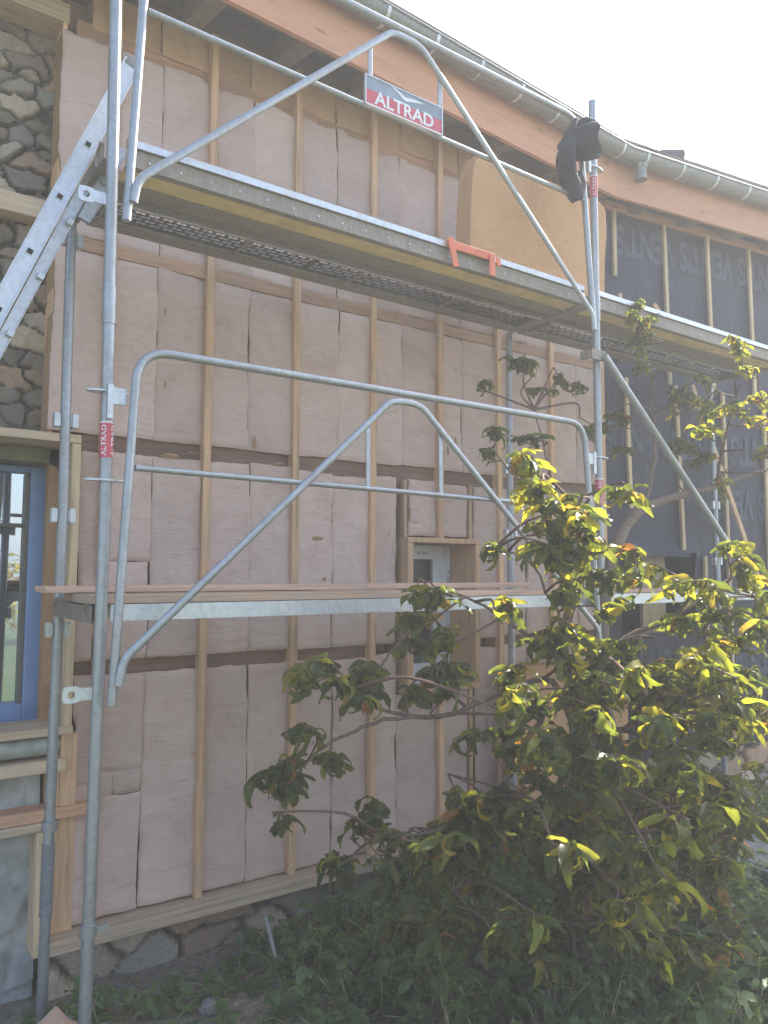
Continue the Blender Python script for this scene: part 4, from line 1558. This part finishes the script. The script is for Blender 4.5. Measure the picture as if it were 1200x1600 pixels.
# hood / sleeve mouth: a wide fold open towards the lower right
mc = at(917, 222, YJ - .06)
maxis = Vector((.55, -.80, .08)).normalized()
ms = maxis.cross(Vector((0, 0, 1))).normalized(); mu = ms.cross(maxis)
rings = [(-.16, .03), (-.13, .065), (-.07, .092), (-.01, .104), (.045, .103), (.062, .097), (.050, .088), (.0, .080), (-.06, .066), (-.10, .03)]
V = []
for (t_, r_m) in rings:
    for k in range(30):
        a = 2 * math.pi * k / 30
        ca, sa = math.cos(a), math.sin(a)
        wob = 1 + .10 * math.sin(2 * a + .6) + .05 * math.sin(5 * a + t_ * 30)
        p = mc + maxis * (t_ + .02 * math.sin(2 * a + 1.0)) + ms * (ca * r_m * .88 * wob) + mu * (sa * r_m * wob)
        n1 = mnoise.fractal(p * 14, .9, 2, 4)
        V.append(p + Vector((n1 * .012, n1 * .010, n1 * .010)))
nr_ = len(rings)
q.add(V, [(i * 30 + k, i * 30 + (k + 1) % 30, (i + 1) * 30 + (k + 1) % 30, (i + 1) * 30 + k) for i in range(nr_ - 1) for k in range(30)] + [tuple(range(29, -1, -1)), tuple((nr_ - 1) * 30 + k for k in range(30))])
pp = spline([at(897, 200, YJ + .03), at(912, 192, YJ - .02), at(924, 194, YJ - .04), at(935, 200, YJ - .08)])
lump(q, pp, lerps([.02, .035, .035, .02], len(pp)), flat=(1, .8), seed=9)
pp = spline([at(899, 270, YJ + .01), at(905, 290, YJ + .02), at(907, 312, YJ + .02)])
lump(q, pp, lerps([.045, .04, .02], len(pp)), flat=(1, .6), seed=2)
jk = q.build('jacket', M['cloth'], smooth=80)
tag(jk, 'crumpled dark jacket hung over the scaffold pole top by the gutter', 'jacket')

# dark roll lying on the roof
t0, t1 = at(1020, 243, .80), at(1066, 243, .72)
q = MB()
q.tube([t0 + Vector((0, .1, .0)), t0 + Vector((.05, .08, .02)), (t0 + t1) / 2 + Vector((0, .05, .02)), t1], [.03, .045, .055, .055], 18)
tag(q.build('membrane_roll', M['pipe'], smooth=40), 'dark roll lying on the roof edge above the gutter outlet', 'roll')

# loose battens leaning on the membrane wall
for nm_, p0, p1, lab in (('loose_batten', rw(0.86, .20, 3.836), rw(0.58, .03, 4.42), 'short reddish batten leaning on the dark wall above the upper deck'),
                         ('loose_batten', rw(1.53, .30, 1.9), rw(1.02, .05, 3.72), 'long slanting batten leaning on the dark wall under the upper deck')):
    q = MB(); q.bar(p0, p1, .045, .024, up=NV)
    tag(q.build(nm_, M['stud'], bevel=.002), lab, 'batten')

# grey crate at the right edge
cp = atz(1165, 1345, .30)
root = thing('plastic_crate', 'grey plastic crate turned over on the weeds at the right edge', 'crate', (cp.x + .25, cp.y, .0))
q = MB()
x0, x1, y0, y1 = cp.x, cp.x + .6, cp.y - .16, cp.y + .24
V = []
for z, ins in ((.02, -.015), (.30, .015)):
    V += [(x0 + ins, y0 + ins, z), (x1 - ins, y0 + ins, z), (x1 - ins, y1 - ins, z), (x0 + ins, y1 - ins, z)]
q.add(V, [(0, 3, 2, 1), (4, 5, 6, 7), (0, 1, 5, 4), (1, 2, 6, 5), (2, 3, 7, 6), (3, 0, 4, 7)])
q.build('crate_body', M['crate'], root, bevel=.012)
q = MB(); q.box(x0 - .02, x1 + .02, y0 - .02, y1 + .02, .255, .285)
for k in range(6):
    q.box(x0 + .06 + k * .09, x0 + .075 + k * .09, y0 - .018, y0 + .01, .04, .25)
q.build('rim', M['crate'], root, bevel=.006)

# pale block of timber at the lower left corner, metal stake, plastic scrap
pb = atz(88, 1578, .14)
q = MB(); q.prism([(pb.x - .20, 0), (pb.x + .16, 0), (pb.x + .055, .08), (pb.x + .005, .145), (pb.x - .06, .10)], pb.y - .15, pb.y + .03)
tag(q.build('timber_offcut', M['plank_lt'], bevel=.006), 'pale pointed timber offcut on the ground by the left pole foot', 'offcut')
s0_, s1_ = atz(436, 1520, .02), at(415, 1432, .62)
q = MB(); q.tube([s0_, s1_], .010, 10); q.tube([s1_, s1_ + Vector((0, 0, .01))], .014, 10)
tag(q.build('metal_stake', M['steel'], smooth=40), 'thin grey metal stake driven into the ground before the footing', 'stake')
q = MB()
c = atz(958, 1500, .08)
pp = spline([c + Vector((-.01, 0, .16)), c + Vector((0, .02, .06)), c + Vector((.03, 0, -.02)), c + Vector((.06, -.03, -.07))])
lump(q, pp, lerps([.02, .035, .05, .02], len(pp)), 14, (1, .5))
tag(q.build('plastic_scrap', M['bag'], smooth=80), 'crumpled pale blue plastic scrap among the weeds under the tree', 'plastic')


# loose stones on the soil
def rock(c, r, label, tint):
    bm = bmesh.new()
    bmesh.ops.create_icosphere(bm, subdivisions=3, radius=1)
    sd_ = random.uniform(0, 99)
    for v in bm.verts:
        n = mnoise.fractal(v.co * 1.3 + Vector((sd_, 0, 0)), .8, 2.1, 4)
        k = 1 + .35 * n
        for ax_ in range(3):      # facets
            pass
        v.co = Vector((v.co.x * k * r[0], v.co.y * k * r[1], v.co.z * k * r[2])) + c
    q = MB(); q.col = tint
    q.add([v.co for v in bm.verts], [[v.index for v in f.verts] for f in bm.faces])
    bm.free()
    return tag(q.build('stone', M['rock'], smooth=35), label, 'stone', 'loose stones on the ground')


rocks = [((1010, 1525), .11, 'large grey stone half hidden in weeds at the right', (.24, .23, .22)), ((905, 1512), .07, 'rounded pale stone beside the weeds left of the large grey stone', (.3, .28, .25)),
         ((115, 1532), .045, 'pale stone lying between the two left pole feet', (.36, .35, .32)), ((228, 1563), .04, 'small buff stone on bare soil right of the left pole', (.42, .36, .27)),
         ((285, 1525), .05, 'flat greenish stone at the edge of the soil patch', (.25, .26, .18)), ((340, 1490), .06, 'grey stone lying close to the footing below the insulation', (.27, .26, .24)),
         ((330, 1557), .045, 'grey chip of stone in front of the soil patch', (.30, .29, .28)), ((45, 1545), .035, 'tiny grey stone at the far left pole foot', (.3, .3, .28)),
         ((560, 1480), .07, 'dull stone among stalks below the lowest leaves', (.22, .21, .19)), ((1130, 1500), .06, 'stone in shade at the foot of the weeds near the crate', (.22, .21, .2)), ((455, 1450), .08, 'broad stone against the footing beside the metal stake', (.26, .26, .26))]
for (px, py), r, lab, tint in rocks:
    c = atz(px, py, .05)
    if c.y > 1.0: c = at(px, py, .95)
    rock(Vector((c.x, c.y, ground_z(c.x, c.y) + r * .25)), (r * 1.25, r, r * .72), lab, tint)


# ------------------------------------------------------------------ leaves and branches
GREENS = [(.062, .082, .032), (.078, .098, .034), (.098, .114, .036), (.054, .072, .032), (.118, .122, .038)]
YELLOWS = [(.22, .22, .04), (.27, .23, .04), (.18, .20, .04)]
REDS = [(.26, .13, .04), (.20, .09, .04), (.17, .12, .045), (.20, .15, .05)]


def leaf(q, base, d, length, width, curl, roll, tint, fold=.35, seg=7):
    """long pointed blade that arches down from its stalk and may roll up at the tip"""
    d = d.normalized()
    side = d.cross(Vector((0, 0, 1)))
    if side.length < .05: side = Vector((1, 0, 0))
    side.normalize()
    side = Matrix.Rotation(roll, 3, d) @ side
    p = Vector(base)
    V = []
    step = length / seg
    q.col = tint
    for i in range(seg + 1):
        t_ = i / seg
        w = width * (math.sin(math.pi * min(1, t_ * .96 + .03)) ** .75) * (1 - .25 * t_)
        up = side.cross(d).normalized()
        wav = .16 * width * math.sin(t_ * 11 + roll * 5)
        V += [p - side * w * .5 + up * (w * fold * .5 + wav), p.copy(), p + side * w * .5 + up * (w * fold * .5 - wav)]
        ang = curl / seg * (0.6 + 0.9 * t_)
        d = (Matrix.Rotation(-ang, 3, side) @ d).normalized()
        p = p + d * step
    Fc = []
    for i in range(seg):
        for e in range(2):
            k = i * 3 + e
            Fc.append((k, k + 1, k + 4, k + 3))
    q.add(V, Fc)


def pick_tint(r, yellow=.12, red=.03):
    u = r.random()
    c = r.choice(REDS) if u < red * 1.2 + .01 else r.choice(YELLOWS) if u < red + yellow else r.choice(GREENS)
    k = r.uniform(.75, 1.25)
    return (c[0] * k, c[1] * k, c[2] * k)


def cluster(lq, bq_, c, rad, n, r, yellow=.12, red=.03, stem=None, size=1.0):
    """a drooping shoot: a twig through the cluster with leaves all along it"""
    shoots = max(1, n // 13)
    for s in range(shoots):
        o = Vector((r.gauss(0, .45), r.gauss(0, .5), r.gauss(0, .45))) * rad
        top = c + o + Vector((0, 0, rad * .35))
        dirn = Vector((r.uniform(-1, 1), r.uniform(-1, 1), r.uniform(-.7, .5))).normalized()
        tip = top + dirn * rad * r.uniform(.7, 1.1)
        mid = (top + tip) / 2 + Vector((0, 0, rad * .12))
        tw_ = spline([stem if stem is not None else top - dirn * rad * .3, top, mid, tip], 4)
        bq_.tube(tw_, lerps([.0045, .003, .0016], len(tw_)), 5)
        m_ = max(5, int(n * (2.0 if size > .9 else 2.6)) // shoots)
        for k in range(m_):
            f = .25 + .75 * k / m_
            i = min(len(tw_) - 2, int(f * (len(tw_) - 1)))
            p = tw_[i].lerp(tw_[i + 1], r.random())
            a = r.uniform(0, 2 * math.pi)
            d = Vector((math.cos(a), math.sin(a), r.uniform(-.9, .4)))
            L_ = r.choice((.05, .07, .09, .11, .125, .145)) * r.uniform(.8, 1.2) * size
            leaf(lq, p, d, L_, L_ * r.uniform(.20, .38), r.choice((.7, 1.6, 2.4, 3.2, 4.2, 5.2)) * r.uniform(.8, 1.2), r.uniform(-1.3, 1.3), pick_tint(r, yellow, red), r.uniform(.2, .7))


def tree(name, label, base, limbs, clusters, seed, kink=0.02, size=1.0):
    r = random.Random(seed)
    root = thing(name, label, 'tree', tuple(base))
    bq_, lq = MB(), MB()
    nodes = []
    for pts, r0_, r1_ in limbs:
        sp = spline(pts, 5)
        sp = [p + Vector((r.gauss(0, kink), r.gauss(0, kink), 0)) * (.4 if i and i < len(sp) - 1 else 0) for i, p in enumerate(sp)]
        bq_.tube(sp, lerps([r0_, (r0_ + r1_) * .55, r1_], len(sp)), 9)
        nodes += sp
    tq = MB()
    for (c, rad, n, ye, rd, *ex) in clusters:
        cand = [p for p in nodes if p.z < c.z + .15] or nodes
        nb = min(cand, key=lambda p: (p - c).length + .35 * abs(p.z - c.z))
        L_ = (c - nb).length
        mid = nb.lerp(c, .5) + Vector((r.gauss(0, .05), r.gauss(0, .05), .12 * L_))
        tw_ = spline([nb, mid, c + Vector((0, 0, rad * .3))], 5)
        tq.tube(tw_, lerps([.007 + .004 * min(1, L_), .0035], len(tw_)), 6)
        cluster(lq, tq, c, rad, n, r, ye, rd, tw_[-1], size * (ex[0] if ex else 1))
    bq_.build('trunk', M['bark'], root, smooth=60)
    tq.build('twigs', M['twig'], root, smooth=60)
    lo_ = lq.build('crown', M['leaf'], root, smooth='leaf')
    return root


# the peach tree in front of the scaffolding
def cl(px, py, Y, rpx, n, ye=.10, rd=.02):
    c = at(px, py, Y)
    dep = (c - CAM).dot(_F)
    return (c, rpx / F_PX * dep, n, ye, rd)


tb_ = atz(905, 1560, 0.0); tb_ = Vector((2.2, -.62, ground_z(2.2, -.62)))
limbs = [([tb_, at(905, 1330, -.66), at(900, 1120, -.70), at(885, 1000, -.62), at(905, 880, -.62), at(880, 770, -.6)], .045, .012),
         ([at(900, 1150, -.72), at(860, 1065, -.62), at(790, 1080, -.5), at(690, 1120, -.42), at(600, 1110, -.36), at(545, 1080, -.34)], .018, .004),
         ([at(690, 1120, -.42), at(600, 1125, -.36), at(520, 1160, -.32), at(480, 1190, -.30)], .010, .004),
         ([at(895, 1050, -.66), at(810, 980, -.5), at(740, 940, -.42), at(660, 905, -.40)], .012, .003),
         ([at(900, 1080, -.7), at(840, 1130, -.65), at(780, 1230, -.6), at(700, 1290, -.55), at(600, 1310, -.45)], .016, .004),
         ([at(900, 1120, -.7), at(960, 1010, -.8), at(1060, 960, -.95), at(1150, 900, -1.05)], .016, .004),
         ([at(902, 1200, -.8), at(990, 1130, -.9), at(1080, 1120, -.95), at(1170, 1150, -1.0)], .016, .004),
         ([at(905, 1260, -.68), at(960, 1290, -.7), at(1040, 1360, -.7), at(1100, 1430, -.7)], .014, .004),
         ([at(905, 1280, -.67), at(820, 1310, -.65), at(720, 1380, -.6), at(640, 1420, -.55)], .014, .004),
         ([at(885, 1000, -.62), at(830, 880, -.5), at(770, 860, -.45)], .008, .003),
         ([at(905, 1250, -.68), at(890, 1340, -.75), at(880, 1440, -.8)], .012, .004)]
rr_ = random.Random(3)
cls = [cl(545, 1085, -.35, 58, 46), cl(515, 1070, -.35, 40, 26), cl(590, 1075, -.36, 40, 26), cl(640, 1000, -.40, 40, 30, .02), cl(655, 915, -.40, 38, 26, .02), cl(680, 980, -.42, 42, 30, .02), cl(700, 1030, -.42, 35, 22, .02),
       cl(480, 1205, -.30, 48, 40, .02), cl(440, 1245, -.30, 34, 20, .02), cl(515, 1200, -.30, 34, 20, .02), cl(425, 1275, -.3, 20, 8), cl(565, 1325, -.42, 62, 42, .03), cl(640, 1310, -.45, 48, 30, .03), cl(540, 1360, -.45, 40, 22),
       cl(690, 1110, -.45, 44, 28, .04), cl(660, 1060, -.42, 30, 16), cl(760, 1130, -.6, 46, 28, .08), cl(700, 1225, -.5, 52, 34, .05), cl(770, 1190, -.55, 50, 30, .1), cl(750, 1290, -.6, 60, 36, .06),
       cl(770, 862, -.45, 26, 12, .05), cl(772, 962, -.75, 32, 16, .3, .05), cl(715, 1010, -.45, 24, 12), cl(815, 1050, -.8, 40, 22, .2, .05),
       cl(850, 765, -.95, 40, 34, .3), cl(905, 790, -.95, 46, 40, .3), cl(865, 815, -.9, 44, 36, .25), cl(850, 860, -.9, 36, 26, .2), cl(890, 850, -.92, 40, 30, .2), cl(975, 765, -1.0, 34, 16, .35), cl(925, 870, -.9, 46, 32, .2), cl(990, 875, -1.05, 44, 26, .3), cl(900, 920, -.85, 52, 38, .1), cl(930, 960, -.85, 42, 26, .12),
       cl(860, 1010, -.9, 46, 26, .25, .04), cl(1000, 1010, -1.0, 58, 38, .2), cl(940, 1040, -.95, 50, 34, .18), cl(1080, 930, -1.1, 60, 44, .25), cl(1140, 900, -1.15, 60, 42, .3), cl(1110, 990, -1.15, 66, 44, .15), cl(1180, 950, -1.2, 60, 36, .25), cl(1170, 1030, -1.2, 60, 36, .12)]
for i in range(92):      # the hanging mass below
    px = rr_.uniform(790, 1200); py = rr_.uniform(1060, 1330)
    if px < 880 and py < 1180: continue
    if px > 1120 and 1140 < py < 1240: continue
    if abs(px - 1060) < 35 and py > 1180 and py < 1250: continue
    cls.append(cl(px, py, rr_.uniform(-1.25, -.8) if py < 1240 else rr_.uniform(-1.1, -.5), rr_.uniform(50, 80), rr_.randint(18, 28), .2 if py < 1200 else .08, .03))
for i in range(60):
    px = rr_.uniform(570, 1200); py = rr_.uniform(1290, 1500)
    if px < 700 and py > 1440: continue
    cls.append(cl(px, py, rr_.uniform(-.8, -.35) if px < 850 else rr_.uniform(-1.2, -.5), rr_.uniform(46, 72), rr_.randint(14, 24), .06, .02))
for i in range(13):      # shoots arching out towards the camera, in the sun
    px = rr_.uniform(800, 1170); py = rr_.uniform(1060, 1440)
    cls.append(cl(px, py, rr_.uniform(-1.5, -1.2), rr_.uniform(36, 60), rr_.randint(10, 16), .25, .0) + (1.12,))
tree('peach_tree', 'peach tree with curled leaves spreading in front of the scaffolding', tb_, limbs, cls, 11)

# a second tree behind it, between the scaffold and the dark wall
b2 = Vector((3.35, -.18, ground_z(3.35, -.18)))
limbs2 = [([b2, at(945, 1100, -.1), at(950, 900, -.02), at(975, 830, .12), at(1005, 795, .2), at(1060, 775, .25), at(1120, 760, .2), at(1190, 735, .1)], .05, .018),
          ([at(1005, 795, .2), at(1020, 730, .3), at(1022, 660, .35), at(1015, 580, .3), at(1000, 520, -.05)], .018, .004),
          ([at(950, 900, 0), at(890, 830, .1), at(860, 740, .15), at(835, 640, .2)], .014, .003),
          ([at(890, 830, .1), at(820, 760, .2), at(770, 700, .2)], .009, .003),
          ([at(1120, 760, .2), at(1130, 690, -.1), at(1150, 620, -.4)], .014, .004)]
cls2 = [cl(830, 600, .25, 34, 24, 0, 0), cl(825, 570, .25, 22, 12, 0, 0), cl(870, 610, .3, 34, 26, 0, 0), cl(865, 580, .3, 22, 12, 0, 0), cl(822, 695, .2, 28, 20, 0, 0), cl(772, 690, .2, 34, 22, 0, 0), cl(757, 615, .25, 16, 8, 0, 0), cl(820, 725, .15, 30, 22, 0, 0), cl(905, 660, .3, 26, 16, 0, 0), cl(760, 735, .2, 22, 10, 0, 0),
        cl(1000, 505, -.04, 32, 30, .0), cl(1012, 550, -.02, 38, 40, .0), cl(985, 488, -.04, 20, 14, 0), cl(1030, 495, -.04, 18, 12, 0), cl(1005, 590, .02, 22, 18, 0), cl(985, 680, .3, 34, 24, .05), cl(980, 640, .3, 30, 18, .05), cl(1045, 650, .3, 34, 20, .05), cl(985, 720, .3, 30, 18, .05), cl(1045, 700, .3, 28, 16, .1),
        cl(1090, 640, .1, 52, 44, .12), cl(1090, 690, .1, 54, 44, .04), cl(1150, 640, -.5, 60, 60, .45), cl(1185, 600, -.55, 40, 34, .5), cl(1120, 620, -.35, 42, 34, .3), cl(1185, 680, -.5, 54, 44, .35), cl(1165, 720, -.3, 56, 44, .05), cl(1190, 760, -.2, 48, 34, .1), cl(1160, 590, -.6, 30, 24, .55), cl(1085, 740, .1, 44, 24, .04)]
tree('peach_tree', 'second peach tree with a bent bare limb, behind the slanting brace', b2, limbs2, cls2, 23, size=.74)

# ------------------------------------------------------------------ undergrowth and litter
r5 = random.Random(5)
wq = MB(); sq_ = MB()


def weed(x, y, h, n, spread, tint_k=1.0):
    z0 = ground_z(x, y)
    for s in range(max(1, n // 7)):
        a = r5.uniform(0, 6.28)
        tip = Vector((x + math.cos(a) * spread * r5.random(), y + math.sin(a) * spread * r5.random(), z0 + h * r5.uniform(.5, 1.1)))
        b0 = Vector((x + r5.gauss(0, .03), y + r5.gauss(0, .03), z0 - .01))
        pts = spline([b0, b0.lerp(tip, .55) + Vector((0, 0, .03)), tip], 3)
        sq_.tube(pts, lerps([.003, .0015], len(pts)), 4)
        for k in range(7):
            p = pts[min(len(pts) - 1, 1 + int(r5.random() * (len(pts) - 1)))]
            aa = r5.uniform(0, 6.28)
            c = r5.choice([(.09, .15, .065), (.105, .17, .07), (.12, .18, .09), (.095, .145, .08)])
            kk_ = tint_k * r5.uniform(.8, 1.3)
            L_ = r5.uniform(.045, .10)
            leaf(wq, p, Vector((math.cos(aa), math.sin(aa), r5.uniform(-.2, .7))), L_, L_ * r5.uniform(.4, .65), r5.uniform(.3, 1.6), r5.uniform(-.6, .6), tuple(v * kk_ for v in c), .25, 4)


for i in range(2300):
    x, y = r5.uniform(-.2, 5.5), r5.uniform(-1.35, .95)
    dens = min(1, .08 + max(0, x - .8) * .7 - max(0, y - .4) * .25)
    if r5.random() < dens:
        weed(x, y, r5.uniform(.10, .42) * min(1, .4 + dens), r5.randint(12, 26), .2)
for i in range(60):
    weed(r5.uniform(-1.0, .9), r5.uniform(-.5, .9), r5.uniform(.04, .14), 8, .1)
und = wq.build('undergrowth', M['weed'], smooth='leaf')
tag(und, 'low green weeds covering the soil below the peach tree', 'weeds', kind='stuff')
lit = sq_
for i in range(1100):
    x, y = r5.uniform(-1.2, 5.5), r5.uniform(-1.9, 1.0)
    z = ground_z(x, y) + r5.uniform(.002, .03)
    a = r5.uniform(0, 6.28); L_ = r5.uniform(.05, .28)
    lit.tube([(x, y, z), (x + math.cos(a) * L_ * .5, y + math.sin(a) * L_ * .5, z + r5.uniform(0, .03)), (x + math.cos(a) * L_, y + math.sin(a) * L_, z + r5.uniform(-.01, .02))], r5.uniform(.0012, .003), 4)
tag(lit.build('dry_stalks', M['straw'], smooth=60), 'dry stalks and thin stems scattered over the soil', 'stalks', kind='stuff')
dq = MB()
for i in range(1000):
    x, y = r5.uniform(-1.2, 5.5), r5.uniform(-1.9, 1.05)
    a = r5.uniform(0, 6.28)
    c = r5.choice([(.22, .15, .07), (.30, .22, .11), (.16, .11, .06), (.28, .24, .06), (.20, .17, .13)])
    L_ = r5.uniform(.03, .09)
    leaf(dq, (x, y, ground_z(x, y) + r5.uniform(.008, .03)), Vector((math.cos(a), math.sin(a), .25)), L_, L_ * .4, r5.uniform(.2, 1.5), r5.uniform(-.9, .9), c, .4, 4)
tag(dq.build('fallen_leaves', M['weed'], smooth='leaf'), 'brown fallen leaves scattered over the soil', 'leaves', kind='stuff')

# ------------------------------------------------------------------ garden across the way (mirrored in the blue window)
for i, (x, y, h, w, tint, lab) in enumerate(((1.5, -13, 2.6, 2.2, (.20, .16, .035), 'yellowing autumn bush across the garden mirrored in the window'), (4.4, -17, 3.6, 2.6, (.09, .13, .03), 'green bush across the garden mirrored in the window'),
                                            (-2.5, -22, 5.0, 3.4, (.07, .11, .03), 'tall dark green tree across the garden mirrored in the window'))):
    r = random.Random(40 + i)
    root = thing('garden_bush', lab, 'bush', (x, y, ground_z(x, y)))
    q = MB(); q.tube([(x, y, -.1), (x + .1, y, h * .4), (x, y + .1, h * .8)], [.09, .06, .02], 8); q.build('trunk', M['bark'], root, smooth=60)
    q = MB()
    for k in range(900):
        u = Vector((r.gauss(0, 1), r.gauss(0, 1), r.gauss(0, 1))).normalized() * (r.random() ** .4)
        p = Vector((x + u.x * w * .5, y + u.y * w * .5, h * .58 + u.z * h * .42))
        kk_ = r.uniform(.6, 1.3)
        leaf(q, p, Vector((r.uniform(-1, 1), r.uniform(-1, 1), r.uniform(-.6, .6))), r.uniform(.14, .3), .12, 1.0, r.uniform(-1, 1), tuple(v * kk_ for v in tint), .3, 3)
    q.build('crown', M['weed'], root, smooth='leaf')

# ------------------------------------------------------------------ air volume added to imitate lens veiling glare and lift the blacks
hz = MB(); hz.box(-114, 114, -114, 114, -1.4, 7.4)
hm = bpy.data.materials.new('glare_veil')
hm.use_nodes = True
hm.node_tree.nodes.remove(hm.node_tree.nodes['Principled BSDF'])
pv = hm.node_tree.nodes.new('ShaderNodeVolumePrincipled')
pv.inputs['Color'].default_value = (0.92, 0.94, 0.97, 1)
pv.inputs['Density'].default_value = 0.0128
pv.inputs['Anisotropy'].default_value = 0.2
hm.node_tree.links.new(pv.outputs[0], hm.node_tree.nodes['Material Output'].inputs['Volume'])
ho = hz.build('veil_volume', hm)
ho['kind'] = 'stuff'
ho['label'] = 'thin milky volume added to imitate lens veiling glare'
